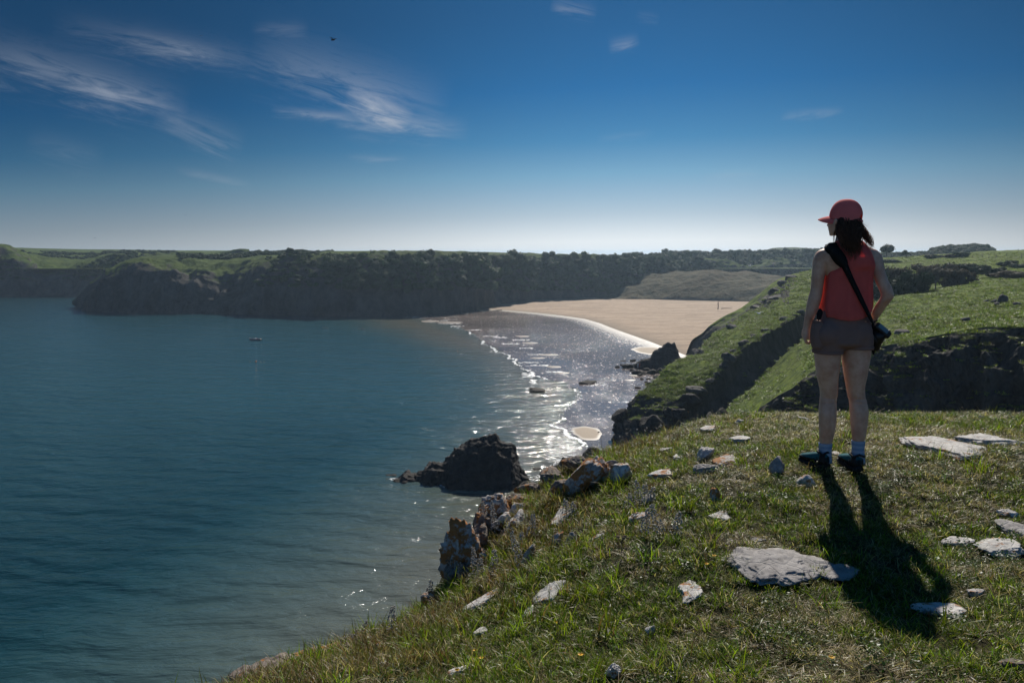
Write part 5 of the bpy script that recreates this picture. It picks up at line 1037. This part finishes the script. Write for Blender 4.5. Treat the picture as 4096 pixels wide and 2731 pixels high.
# ---- sleeveless top: one draped shell, gathered into soft vertical folds
def shell(name, secs, mat, n=120, ex=2.7, k=6, fold=0.0, nf=13, ph=0.0, lift=None, thick=.003, y0=None):
    S_ = dense(secs, k); G = []
    for i, s in enumerate(S_):
        g = ring(s[0], s[1], s[2] * .955, s[3], s[4], n, ex); c = g.mean(0); th = np.arange(n) * 2 * math.pi / n; u_ = i / (len(S_) - 1)
        f = fold * (u_ ** .8) * (np.sin(nf * th + ph + 1.7 * np.sin(2 * th + 2.5 * u_)) * .6 + .5 * np.sin((nf * .53) * th + 2.1 * u_) + .8 * fbm(np.c_[np.cos(th) * 2.2, np.sin(th) * 2.2, th * 0 + u_ * 1.4], 1.2, 2))
        g = g + (g - c) / np.linalg.norm(g - c, axis=1, keepdims=True) * f[:, None]
        if lift: g[:, 2] += lift(u_, th, g)
        G.append(g)
    G = np.array(G); o = mesh_obj(name, G.reshape(-1, 3), gridfaces(len(G), n, True), mat, woman)
    if thick: m = o.modifiers.new('thick', 'SOLIDIFY'); m.thickness = thick; m.offset = -1
    return o
hemlift = lambda u_, th, g: (u_ ** 4) * (.020 * np.cos(th) + .012 * np.cos(2 * th) - .006 * np.sin(3 * th) + .0015 * np.sin(9 * th))
shell('sleeveless_top', [LR(962, 3346, 3446, .048, -.008), LR(972, 3338, 3456, .062, -.012), LR(984, 3332, 3464, .082, -.018), LR(1000, 3330, 3472, .102, -.024), LR(1022, 3333, 3479, .124, -.030), LR(1045, 3337, 3484, .134, -.030), LR(1064, 3331, 3487, .135, -.028), LR(1084, 3309, 3485, .128, -.02),
                         LR(1110, 3301, 3482, .130, -.014), LR(1150, 3297, 3480, .132, -.010), LR(1190, 3291, 3480, .138, -.008), LR(1225, 3287, 3480, .144, -.006), LR(1252, 3288, 3476, .146, -.006), LR(1262, 3292, 3472, .143, -.006)], M_top, fold=.007, lift=hemlift, thick=.0015)
# ---- shorts
_lr = LR
def LR(y, l, r_, hd, yo=0.0): c_ = (l + r_) / 2; return (3370 + (c_ - 3370) * .965, y, (r_ - l) / 2 * .955, hd, yo)
sh = [lim([LR(1370, 3330, 3420, .085, .0), LR(1397, 3345, 3398, .06, .0)], 2.0, 24), lim([LR(1240, 3291, 3468, .118, .0), LR(1268, 3279, 3475, .124, .0), LR(1300, 3262, 3483, .134, .0), LR(1340, 3252, 3488, .138, .0), LR(1372, 3250, 3490, .134, .0), LR(1386, 3262, 3480, .10, .0)], 2.3, 40),
      lim([LR(1340, 3252, 3376, .118, .0), LR(1375, 3249, 3374, .116, .0), LR(1409, 3251, 3367, .105, .0)], 2.3, 32), lim([LR(1335, 3372, 3490, .116, -.01), LR(1365, 3372, 3491, .114, -.01), LR(1390, 3376, 3489, .106, -.01)], 2.3, 32),
      ell(PX(3318, 1336, -.058), [.094, .080, .090]), ell(PX(3430, 1330, -.062), [.092, .080, .090])]
def wrinkle(co):
    n_ = fbm(co * [1, 1, 2.2], 16, 3); c = np.array([PX(3370, 1320)[0], D0]); d = co[:, :2] - c; d /= np.maximum(1e-6, np.linalg.norm(d, axis=1, keepdims=True)); seam = np.exp(-((co[:, 0] - PX(3392, 1320)[0] + .02 * 0) / .004) ** 2) * (co[:, 1] < D0) * -.004
    co[:, :2] += d * (.0035 * n_ + seam)[:, None]; return co
shorts = remesh('shorts', sh, M_short, woman, .0055, 16, .5, wrinkle)
for sec in ([LR(1398, 3250, 3368, .110, .0), LR(1404, 3249, 3369, .112, .0), LR(1412, 3251, 3366, .109, .0)], [LR(1380, 3374, 3491, .110, -.01), LR(1386, 3373, 3492, .112, -.01), LR(1394, 3375, 3489, .109, -.01)]):
    V, F = lim(sec, 2.3, 40); poly_obj('hem_cuff', V, F, M_short, woman)
V, F = lim([LR(1290, 3252, 3290, .045, -.045), LR(1300, 3247, 3290, .050, -.045), LR(1350, 3241, 3288, .052, -.045), LR(1384, 3246, 3286, .048, -.045), LR(1391, 3250, 3282, .04, -.045)], 3.2); poly_obj('side_pocket', V, F, M_short, woman)
V, F = lim([LR(1282, 3250, 3284, .04, -.045), LR(1294, 3249, 3288, .046, -.045)], 3.0); poly_obj('pocket_flap', V, F, cloth('dusty_pink_cloth', (.25, .13, .10), .1), woman)
V, F = rock_shape(5, 3, 9, .2); V = V * [.017, .012, .034] + PX(3277, 1262, -.085); poly_obj('belt_clip', V, F, M_black, woman)
LR = _lr
# ---- socks and shoes
for secs in ([LR(1771, 3276, 3328, .040, .008), LR(1776, 3275, 3328, .041, .008), LR(1812, 3278, 3325, .041, .01), LR(1848, 3278, 3328, .046, .02)], [LR(1761, 3408, 3458, .040, -.04), LR(1766, 3407, 3459, .041, -.04), LR(1800, 3408, 3456, .040, -.04), LR(1850, 3406, 3460, .046, -.035)]):
    V, F = lim(secs, 2.1); poly_obj('sock', V, F, M_sock, woman)
def shoe(heel_px, heel_py, yo, dirv, L, lab=None):
    h = PX(heel_px, heel_py, yo); gz_ = ground([h[:2]], False)[0][0]; h[2] = gz_ + .008; f = np.array([dirv[0], dirv[1], 0.0]); f /= np.linalg.norm(f); s = np.array([-f[1], f[0], 0]); up = np.array([0, 0, 1.0]); slope = (ground([(h + f * L)[:2]], False)[0][0] - gz_) / L
    # s 0..1 from heel: half width, top height, lift
    prof = [(-.02, .020, .030, .085), (.02, .031, .012, .098), (.10, .036, .010, .102), (.24, .037, .010, .098), (.36, .041, .010, .096), (.50, .045, .010, .088), (.64, .048, .010, .078), (.78, .048, .010, .070), (.90, .043, .012, .060), (.98, .030, .016, .048), (1.02, .012, .022, .036)]
    P_ = catmull(np.array(prof), 41, 0); rings, sole = [], []
    th = np.arange(24) * 2 * math.pi / 24; c_, n_ = np.cos(th), np.sin(th)
    for u_, w, z0, z1 in P_:
        b = h + f * u_ * L + up * slope * u_ * L; zz = (z0 + .018 + z1) / 2; hh = (z1 - z0 - .018) / 2; rings.append(b + np.outer(np.sign(c_) * np.abs(c_) ** .8 * w, s) + np.outer(zz + hh * np.sign(n_) * np.abs(n_) ** .9, up))
        wv_ = .0015 * math.sin(u_ * 90); sole.append(b + np.outer(np.sign(c_) * np.abs(c_) ** .5 * (w + .004 + wv_), s) + np.outer(z0 * .4 + .012 + .015 * np.sign(n_) * np.abs(n_) ** .6, up))
    e = poly_obj('shoe', *loftr(rings), M_teal, woman); poly_obj('sole', *loftr(sole), M_sole, e)
    poly_obj('heel_counter', *loftr([r_ + (r_ - r_.mean(0)) * .05 - up * .002 for r_ in rings[:11]]), M_sole, e); poly_obj('mudguard', *loftr([np.c_[(r_ + (r_ - r_.mean(0)) * .04)[:, :2], np.minimum(r_[:, 2], r_[:, 2].min() + .026)] for r_ in rings[9:36]]), M_sole, e)
    toe = [r_ + (r_ - r_.mean(0)) * .05 for r_ in rings[33:]]; toe = [np.c_[r_[:, 0], r_[:, 1], np.minimum(r_[:, 2], h[2] + slope * L + .040)] for r_ in toe]; poly_obj('toe_cap', *loftr(toe), M_toe, e)
    parts = [(lambda b: (b))(tube([h + f * .03 * L + up * .098 - s * .038, h + f * .0 + up * .112, h + f * .03 * L + up * .098 + s * .038, h + f * .22 * L + up * .112 + s * .040, h + f * .36 * L + up * .112, h + f * .22 * L + up * .112 - s * .040, h + f * .03 * L + up * .098 - s * .038], .0075, 8))]
    poly_obj('collar', *merge(parts), M_sole, e)
    lc = [tube([h + f * u_ * L + s * .022 + up * (z_ - .007), h + f * (u_ + .02) * L + up * z_, h + f * u_ * L - s * .022 + up * (z_ - .007)], .0024, 6) for u_, z_ in ((.40, .094), (.46, .091), (.52, .088), (.58, .084), (.64, .079))]
    poly_obj('laces', *merge(lc), M_sole, e)
    pn = [tube([h + f * u0 * L + sg * s * .040 + up * .040, h + f * (u0 + .07) * L + sg * s * .036 + up * .072], [.006, .004], 6) for u0 in (.18, .3, .42, .54) for sg in (-1, 1)]; poly_obj('side_strap', *merge(pn), M_sole, e)
shoe(3308, 1868, -.03, (-.44, .90), .215); shoe(3434, 1884, -.085, (-.08, 1.0), .215)
# ---- cap
capc = PX(3383, 869, HY - .004); M_ = 72; cx_ = []
fdir, sdir2 = fd, sd_
rx, ry, rz_ = .098, .088, 71 * KM
for i in range(26):
    v = i / 25; row = []
    for k in range(M_):
        th = 2 * math.pi * k / M_; d = fdir * math.cos(th) * 1.0 + sdir2 * math.sin(th)
        # rim height: level at the brow, lower behind the ears, arched opening at the back
        back = (1 - math.cos(th)) / 2; rim = -.002 - .044 * back; bk = (math.pi - abs(th - math.pi)); ang = abs(th - math.pi); rim += .062 * math.exp(-(ang / .42) ** 4)
        phi = v * math.pi / 2; hgt = math.cos(phi) ; rad = math.sin(phi) ** .82
        z = rz_ * hgt + (rim) * v ** 3; k2 = 1 + .012 * math.cos(6 * th) * v; row.append(capc + d * 0 + fdir * math.cos(th) * rx * rad * k2 + sdir2 * math.sin(th) * ry * 1.06 * rad * k2 + [0, 0, z])
    cx_.append(row)
cap = mesh_obj('cap', np.array(cx_).reshape(-1, 3), gridfaces(26, M_, True), M_cap, woman); m = cap.modifiers.new('t', 'SOLIDIFY'); m.thickness = .003
V, F = ell(PX(3401, 799, HY), [.009, .009, .004], 2); poly_obj('cap_button', V, F, M_cap, cap)
bs = [[], []]
for i in range(12):
    a = i / 11
    for k in range(25):
        b = -1 + 2 * k / 24; base = fdir * math.sqrt(max(0, 1 - (b * .96) ** 2)) * rx * .93 + sdir2 * b * ry * 1.0; out = fdir * (.075 * a * math.sqrt(max(0, 1 - abs(b) ** 2.6)))
        bs[0].append(capc + base + out + [0, 0, .010 - .034 * b * b - .012 * a * a - .006 * a]); bs[1].append(bs[0][-1] - np.array([0, 0, .004]))
V = np.array(bs[0] + bs[1]); F = gridfaces(12, 25); F = np.concatenate([F, F[:, ::-1] + 300]); ed = [(0 * 25 + k, k + 1, k + 1 + 300, k + 300) for k in range(24)] + [(11 * 25 + k + 1, 11 * 25 + k, 11 * 25 + k + 300, 11 * 25 + k + 301) for k in range(24)]
brim = poly_obj('brim', V, np.concatenate([F, np.array(ed)]), M_cap, cap)
pts_s = [capc - fdir * rx * 1.0 * math.cos(a) * .99 + sdir2 * ry * 1.07 * math.sin(a) + [0, 0, -.030 + .004 * math.cos(a * 2)] for a in np.linspace(-.55, .55, 9)]; poly_obj('adjusting_strap', *tube(pts_s, .0045, 6, flat=2), M_cap, cap)
# ---- hair: a dark mass with many loose waved locks
hb = lim([LR(866, 3344, 3436, .076, HY - .006), LR(890, 3341, 3441, .090, HY - .016), LR(915, 3341, 3441, .082, HY - .03), LR(945, 3350, 3438, .062, -.03), LR(972, 3360, 3436, .044, -.076), LR(992, 3374, 3430, .026, -.112), LR(1008, 3388, 3424, .012, -.134)], 2.0)
hair = remesh('hair', [hb], M_hair, woman, .006, 3, .5, lambda co: co + np.c_[.006 * fbm(co * [1, 1, .25], 40, 3), -.008 * np.abs(fbm(co * [1, 1, .2], 34, 3)), 0 * co[:, 0]])
r = np.random.default_rng(8); locks = []
def lock(a, b, c, d, rad, wav=.004, n=14):
    a, b, c, d = (PX(*q) for q in (a, b, c, d)); ts = np.linspace(0, 1, n)[:, None]; P_ = (1 - ts) ** 3 * a + 3 * (1 - ts) ** 2 * ts * b + 3 * (1 - ts) * ts ** 2 * c + ts ** 3 * d; ph = r.uniform(0, 6.28); fq = r.uniform(7, 13)
    P_[:, 0] += wav * np.sin(ts[:, 0] * fq + ph) * ts[:, 0]; P_[:, 1] += wav * np.cos(ts[:, 0] * fq + ph) * ts[:, 0]; locks.append(tube(P_, rad * (1.05 - ts[:, 0] ** 2 * .85), 5))
for k in range(230):
    x0 = r.uniform(3342, 3442); y0_ = r.uniform(868, 905); u_ = (x0 - 3342) / 100; xe = np.clip(3366 + u_ * 74 + r.normal(0, 9), 3352, 3450); ye = r.uniform(985, 1052) - abs(u_ - .6) * 75
    sf = .086 * math.sqrt(max(.05, 1 - (2 * u_ - 1) ** 2)); lock((x0, y0_, HY - sf - .004), (x0 + r.normal(0, 5) + (u_ - .3) * 8, y0_ + 50, -.085 - r.random() * .02), (xe + r.normal(0, 9), ye - 50, -.128 - r.random() * .015), (xe, ye, -.158 - r.random() * .008), r.uniform(.0014, .0036), .010)
for k in range(150):                                                             # the sunlit locks blown out on her right
    x0 = r.uniform(3424, 3441); y0_ = r.uniform(872, 935); ye = r.uniform(955, 997); xe = np.clip(3456 + (ye - 950) * .68 + r.normal(0, 9), 3440, 3492)
    lock((x0, y0_, r.uniform(-.07, .0)), (x0 + r.uniform(5, 20), y0_ + 25, -.05), (xe + r.uniform(-6, 16), ye - 32, r.uniform(-.10, -.02)), (xe, ye, r.uniform(-.13, -.04)), r.uniform(.0009, .0024), .013)
for k in range(16): lock((3346 + r.normal(0, 3), 900, -.02), (3338, 925, -.01), (3334 + r.normal(0, 3), 945, .0), (3335 + r.normal(0, 3), 962 + r.uniform(-4, 14), .0), r.uniform(.0006, .0012), .003)
for k in range(14): lock((3438, r.uniform(870, 900), -.03), (3450, 895, -.03), (3462 + r.normal(0, 6), 905 + r.normal(0, 12), -.03), (3468 + r.normal(0, 7), 915 + r.normal(0, 16), -.03), .0005, .004)
poly_obj('hair_lock', *merge(locks), M_strand, woman)

# ---- camera hanging at her hip
camo = empty('camera_on_strap', PX(3510, 1330, -.03), label='black camera hanging lens down at her hip on a wide shoulder strap', cat='camera')
org = PX(3510, 1330, -.03)
def cpart(name, parts, mat, parent=camo, smooth=False):
    V, F = merge(parts); o = poly_obj(name, V - (org if parent is camo else org), F, mat, parent, smooth); return o
ax = (PX(3548, 1338, -.05) - PX(3498, 1296, -.05)); ax /= np.linalg.norm(ax); ay = np.array([0, -1.0, .25]); ay -= ax * (ay @ ax); ay /= np.linalg.norm(ay); az_ = np.cross(ax, ay); R3 = np.stack([ax, ay, az_], 1)
if az_[2] < 0: R3[:, 2] *= -1
cc = PX(3520, 1322, -.045)
V, F = box(cc, (.118, .085, .045), R3); cb = poly_obj('camera_body', V - org, F, M_body, camo, False); m = cb.modifiers.new('b', 'BEVEL'); m.width = .010; m.segments = 3
M_lcd = plain('camera_screen', (.10, .16, .20), .15, .6); up3 = R3[:, 2]
V, F = box(cc + ay * .0435 + up3 * .006 - ax * .008, (.072, .004, .026), R3); poly_obj('screen', V - org, F, M_lcd, camo, False)
M_metal = plain('worn_metal', (.45, .45, .45), .3, .8)
for dx_, dy_ in ((.042, .02), (.046, -.005), (.040, -.026)): V, F = tube([cc + ax * dx_ + ay * dy_ + up3 * .018, cc + ax * dx_ + ay * dy_ + up3 * .032], [.0085, .0085], 14); poly_obj('dial', V - org, F, M_body, camo)
V, F = ell(cc + ax * .060 + up3 * .016, [.006] * 3, 2); poly_obj('strap_lug', V - org, F, M_metal, camo)
V, F = tube([cc + ax * .058 - up3 * .022, cc + ax * .066 - up3 * .030, cc + ax * .060 - up3 * .036], .0022, 6); poly_obj('strap_lug', V - org, F, M_metal, camo)
ld = PX(3496, 1398, -.02) - cc; ld /= np.linalg.norm(ld)
V, F = tube([cc - up3 * .01, cc + ld * .045, cc + ld * .075, cc + ld * .078, cc + ld * .12, cc + ld * .128], [.046, .040, .037, .033, .031, .029], 24); poly_obj('lens', V - org, F, M_body, camo)
V, F = box(cc + ld * .055 - ax * .018, (.07, .06, .075), R3); o = poly_obj('grip', V - org, F, M_body, camo, False); m = o.modifiers.new('b', 'BEVEL'); m.width = .015; m.segments = 3
for q0, q1, w0, w1 in (((3492, 1385, -.03), (3494, 1418, -.03), .016, .006), ((3484, 1370, -.02), (3484, 1408, -.02), .012, .009)): V, F = tube([PX(*q0), PX(*q1)], [w0, w1], 8); poly_obj('strap_end', V - org, F, M_black, camo)
def ribbon(name, pts_, wid, th_=.004, parent=camo, mat=M_black):
    P_ = catmull(np.array([PX(*p_) for p_ in pts_]), 60, 0); w = catmull(np.array(wid)[:, None], 60, 0)[:, 0]; T = np.gradient(P_, axis=0); T /= np.linalg.norm(T, axis=1, keepdims=True)
    ctr = PX(3385, 1130, 0); rows_ = []
    for i in range(60):
        o_ = P_[i] - ctr; o_[2] = max(0, (P_[i][2] - PX(0, 1000)[2])) * 8; o_ /= np.linalg.norm(o_); nn = o_ - T[i] * (o_ @ T[i]); nn /= np.linalg.norm(nn); s = np.cross(T[i], nn); rows_.append([P_[i] - s * w[i] / 2, P_[i] + nn * th_ , P_[i] + s * w[i] / 2, P_[i] - nn * .001])
    G = np.array(rows_).reshape(-1, 4, 3); o = poly_obj(name, (G.reshape(-1, 3)) - org, gridfaces(60, 4, True), mat, parent); return o
ribbon('shoulder_pad', [(3322, 976, .01), (3322, 984, -.06), (3342, 1012, -.128), (3362, 1040, -.146), (3378, 1062, -.152)], [.066, .078, .076, .072, .050], .010)
ribbon('strap', [(3372, 1050, -.150), (3388, 1082, -.154), (3406, 1120, -.156), (3432, 1172, -.158), (3462, 1232, -.158), (3482, 1272, -.145), (3494, 1292, -.10)], [.044, .036, .033, .031, .031, .031, .03], .004)
ribbon('strap', [(3320, 974, .02), (3326, 985, .08), (3350, 1030, .125), (3400, 1120, .135), (3450, 1210, .14), (3484, 1272, .10), (3500, 1296, .0)], [.066, .05, .034, .031, .031, .031, .03], .004)
for a_, b_ in (((3306, 990), (3328, 976)), ((3322, 984), (3336, 990))): V, F = tube([PX(a_[0], a_[1], -.05), PX((a_[0] + b_[0]) / 2, min(a_[1], b_[1]) - 3, -.05), PX(b_[0], b_[1], -.05)], .004, 6); poly_obj('buckle', V - org, F, M_body, camo)
V, F = tube([PX(3494, 1284, .0) + [.022 * math.cos(a), .026 * math.sin(a), .004 * math.cos(a)] for a in np.linspace(0, 6.28, 20)], .0035, 6); poly_obj('bracelet', V, F, M_black, woman)

def _shift(o, v):
    for c in o.children:
        c.data.transform(Matrix.Translation(v)); _shift(c, v)
_shift(woman, -woman.location)
# ------------------------------------------------------------------ small distant life
def small_person(pos, h, lab, c1, c2, yaw=0, grp=None, sit=False):
    e = empty('person', pos, label=lab, cat='person', group=grp); e.rotation_euler.z = yaw; k = h / 1.7; mk = lambda c: plain('clothes', c, .9)
    if sit: P_ = [tube([(0, 0, .0), (0, 0, .28), (0, .0, .52), (0, 0, .62)], [.17, .16, .19, .08], 10), tube([(.1, 0, .05), (.12, .35, .12), (.12, .5, -.05)], [.09, .075, .05], 8), tube([(-.1, 0, .05), (-.12, .35, .12), (-.12, .5, -.05)], [.09, .075, .05], 8)]; hz_ = .76; sh_ = .52
    else: P_ = [tube([(.09, 0, 0), (.09, 0, .45), (.08, 0, .88)], [.055, .065, .10], 8), tube([(-.09, 0, 0), (-.09, .1, .45), (-.08, 0, .88)], [.055, .065, .10], 8), tube([(0, 0, .8), (0, 0, 1.1), (0, 0, 1.38), (0, 0, 1.46)], [.15, .14, .18, .07], 10)]; hz_ = 1.6; sh_ = 1.38
    P_ += [tube([(s * .18, 0, sh_), (s * .25, .05, sh_ - .28), (s * .2, .2, sh_ - .48)], [.055, .045, .03], 8) for s in (-1, 1)]
    V, F = merge(P_); poly_obj('clothing', V * k, F, mk(c1), e); V, F = ell(np.array([0, 0, hz_]) * k, np.array([.09, .1, .12]) * k, 2); poly_obj('head', V, F, mk(c2), e)
q = S(1022, 1361); boat = empty('motorboat', q, label='small dark blue open motorboat with two people aboard', cat='boat'); boat.rotation_euler.z = R(4)
hull = []
for u_, w, z0, z1 in [(-2.5, .85, .0, .62), (-1.5, 1.0, -.15, .6), (0, 1.05, -.2, .62), (1.2, .85, -.2, .70), (2.1, .45, -.05, .82), (2.7, .04, .35, .92)]:
    hull.append([(-u_, -w, z1), (-u_, -w * .8, z0 + .15), (-u_, 0, z0), (-u_, w * .8, z0 + .15), (-u_, w, z1), (-u_, w * .85, z1 - .02), (-u_, 0, z0 + .22), (-u_, -w * .85, z1 - .02)])
poly_obj('hull', *loftr([np.array(h_, float) for h_ in hull]), plain('navy_hull', (.012, .035, .07), .35, .5), boat)
poly_obj('gunwale', *merge([tube([(2.5, -.85, .63), (0, -1.06, .64), (-1.5, -.72, .74), (-2.7, 0, .95), (-1.5, .72, .74), (0, 1.06, .64), (2.5, .85, .63)], .05, 6)]), plain('white_rail', (.55, .55, .55), .5), boat)
poly_obj('console', *merge([box((.1, 0, .75), (.5, .7, .6))]), plain('white_console', (.6, .6, .6), .5), boat, False); poly_obj('outboard_motor', *merge([box((2.65, 0, .75), (.3, .35, .55)), box((2.7, 0, .2), (.14, .12, .7))]), M_body, boat, False)
small_person(q + (.75, 0, .35), 1.6, 'person in red sitting at the stern of the motorboat', (.30, .06, .05), (.25, .14, .1), 0, 'people in the boat', True); small_person(q + (-.75, .05, .40), 1.6, 'person in a pale shirt sitting forward in the motorboat', (.4, .35, .35), (.25, .14, .1), 1.2, 'people in the boat', True)
q = S(1024, 1448); bu = empty('mooring_buoy', q, label='round orange-pink mooring buoy floating below the motorboat', cat='buoy'); V, F = ell([0, 0, .22], [.36, .36, .36], 3); poly_obj('float', V, F, plain('orange_float', (.75, .25, .12), .5), bu); V, F = tube([(0, 0, .5), (0, 0, .66)], [.05, .03], 8); poly_obj('eye', V, F, M_metal, bu)
for x, y, lb in [(999, 1447, 'swimmer left of the buoy'), (1042, 1447, 'swimmer close right of the buoy'), (1055, 1446, 'second swimmer right of the buoy'), (1830, 1404, 'swimmer near the surf with raised arms'), (131, 1229, 'tiny swimmer far out by the far cliffs'), (232, 1228, 'tiny dark swimmer right of the farthest one')]:
    q = S(x, y); V, F = merge([ell([0, 0, .12], [.12, .13, .16], 2), tube([(-.22, 0, -.1), (0, .02, .0), (.22, 0, -.1)], [.08, .13, .08], 8), tube([(.2, 0, -.05), (.42, .1, .12), (.6, .1, -.04)], [.05, .045, .03], 6)]); o = poly_obj('swimmer', V, F, plain('wet_skin', (.16, .09, .07), .4)); o.location = q; tag(o, lb if len(lb.split()) > 3 else lb + ' buoy', 'person', 'swimmers in the bay')
for x, y, lb in [(1302, 1312, 'kayaker paddling under the wooded cliff'), (1447, 1317, 'second kayaker, closer to the sandy shallows')]:
    q = S(x, y); k = empty('kayak', q, label=lb + ' in a low kayak', cat='kayak', group='kayaks'); V, F = loftr([np.array([(u_, w * math.cos(a), .12 + .14 * math.sin(a)) for a in np.arange(8) * .785]) for u_, w in ((-1.9, .02), (-1.2, .22), (0, .34), (1.2, .22), (1.9, .02))]); poly_obj('hull', V, F, plain('pale_kayak', (.22, .24, .23), .6), k)
    V, F = tube([(0, -1.0, .5), (0, 1.0, .9)], .03, 6); poly_obj('paddle', V, F, M_body, k); small_person(q + (0, 0, .12), 1.6, 'paddler sitting in the ' + ('second ' if 'second' in lb else 'first ') + 'kayak', (.03, .03, .035), (.08, .05, .04), 1.57, 'kayakers', True)
for x, y, c, lb, yw in [(1481, 1013, (.03, .03, .04), 'walker on the far clifftop, left of a pair', 0), (1487, 1013, (.05, .04, .04), 'walker on the far clifftop, right of a pair', 1)]:
    q = on_patch(GB, x, y); small_person(q, 2.4, lb, c, (.2, .12, .1), yw, 'walkers on the far clifftop')
for x, y, c, lb in [(2546, 1470, (.5, .5, .52), 'person in white standing among the rocks by the stack'), (2553, 1470, (.25, .08, .07), 'person in red beside the one in white by the stack')]:
    small_person(S(x, y + 2) + (0, -3, .5), 1.7, lb, c, (.25, .15, .12), .5, 'people among the rocks')
q = S(2872, 1235, 2.5); ps = empty('dead_tree_post', q, label='bare forked driftwood trunk standing upright on the beach', cat='driftwood'); V, F = merge([tube([(0, 0, -.4), (.1, 0, 2.2), (-.15, 0, 4.6)], [.32, .26, .14], 8), tube([(.05, 0, 2.0), (-.5, 0, 3.2)], [.14, .06], 6), tube([(0, 0, 3.2), (.5, .2, 5.0)], [.12, .05], 6)]); poly_obj('trunk', V, F, M_post, ps)
V, F = tube([(2, 0, .2), (6, .5, .3), (9, 0, .25)], [.22, .2, .1], 8); poly_obj('fallen_branch', V, F, M_post, ps)
def bird(px, py, d, span, lab, mat, yaw, up_=.35, sp='gull'):
    q = U(px, py, d); e = empty(sp, q, label=lab, cat='bird'); e.rotation_euler.z = yaw; s = span / 2
    V, F = ell([0, 0, 0], [.20 * s, .55 * s, .16 * s], 2); V[:, 2] += V[:, 1] * .1; poly_obj('body', V, F, mat, e)
    for sg in (-1, 1):
        P_ = []
        for u_, c, z in ((0.05, .30, 0), (.4, .30, up_ * .8), (.75, .20, up_ * .9), (1.0, .03, up_ * .7)):
            x = sg * u_ * s; P_.append([(x, c * s * .5, z * s + .01 * s), (x, 0, z * s + .03 * s), (x, -c * s * .5, z * s), (x, 0, z * s - .015 * s)])
        poly_obj('wing', *loftr([np.array(p_, float) for p_ in P_]), mat, e)
    V, F = tube([(0, .45 * s, .05 * s), (0, .62 * s, .05 * s), (0, .8 * s, .02 * s)], [.11 * s, .10 * s, .015 * s], 8); poly_obj('head', V, F, mat, e); V, F = merge([tube([(0, -.4 * s, 0), (0, -.75 * s, .02 * s)], [.08 * s, .14 * s], 6, flat=.25)]); poly_obj('tail', V, F, mat, e)
M_gull = plain('white_feathers', (.75, .75, .75), .8); M_crow = plain('black_feathers', (.012, .012, .014), .7)
bird(2998, 1064, 150, 1.35, 'white gull flying in front of the hazy wooded valley', M_gull, .3, .55); bird(3035, 1253, 105, 1.30, 'white gull gliding low over the near grassy ridge', M_gull, .2, .35)
bird(2546, 1098, 190, 1.3, 'gull banking dark in front of the wooded cliff', plain('grey_feathers', (.30, .30, .31), .8), 1.2, .8); bird(1333, 160, 60, .75, 'black bird high in the blue sky', M_crow, .8, .4, 'crow')
bird(380, 952, 420, 1.5, 'distant bird low over the far clifftop', M_crow, 1.2, .1, 'seabird'); bird(984, 967, 400, 1.1, 'tiny distant bird above the clifftop field', M_crow, .4, .3, 'seabird'); bird(804, 145, 150, .7, 'speck of a bird in the upper sky', M_crow, .4, .3, 'seabird'); bird(743, 860, 300, 1.0, 'speck of a bird halfway down the sky', M_crow, .9, .3, 'seabird')
# ------------------------------------------------------------------ haze
t = NT('haze'); v = t.t.nodes.new('ShaderNodeVolumePrincipled'); v.inputs['Color'].default_value = (.58, .78, 1, 1); v.inputs['Density'].default_value = HAZE; v.inputs['Anisotropy'].default_value = .55
t.t.links.new(v.outputs[0], t.out.inputs[1])
x0, x1, y0, y1, z0, z1 = -4200, 4200, -450, 6200, -12, 49
V = [(x, y, z) for x in (x0, x1) for y in (y0, y1) for z in (z0, z1)]
F = [(0, 1, 3, 2), (4, 6, 7, 5), (0, 4, 5, 1), (2, 3, 7, 6), (0, 2, 6, 4), (1, 5, 7, 3)]
hz = mesh_obj('haze', V, F, t.m, smooth=False); tag(hz, kind='stuff')
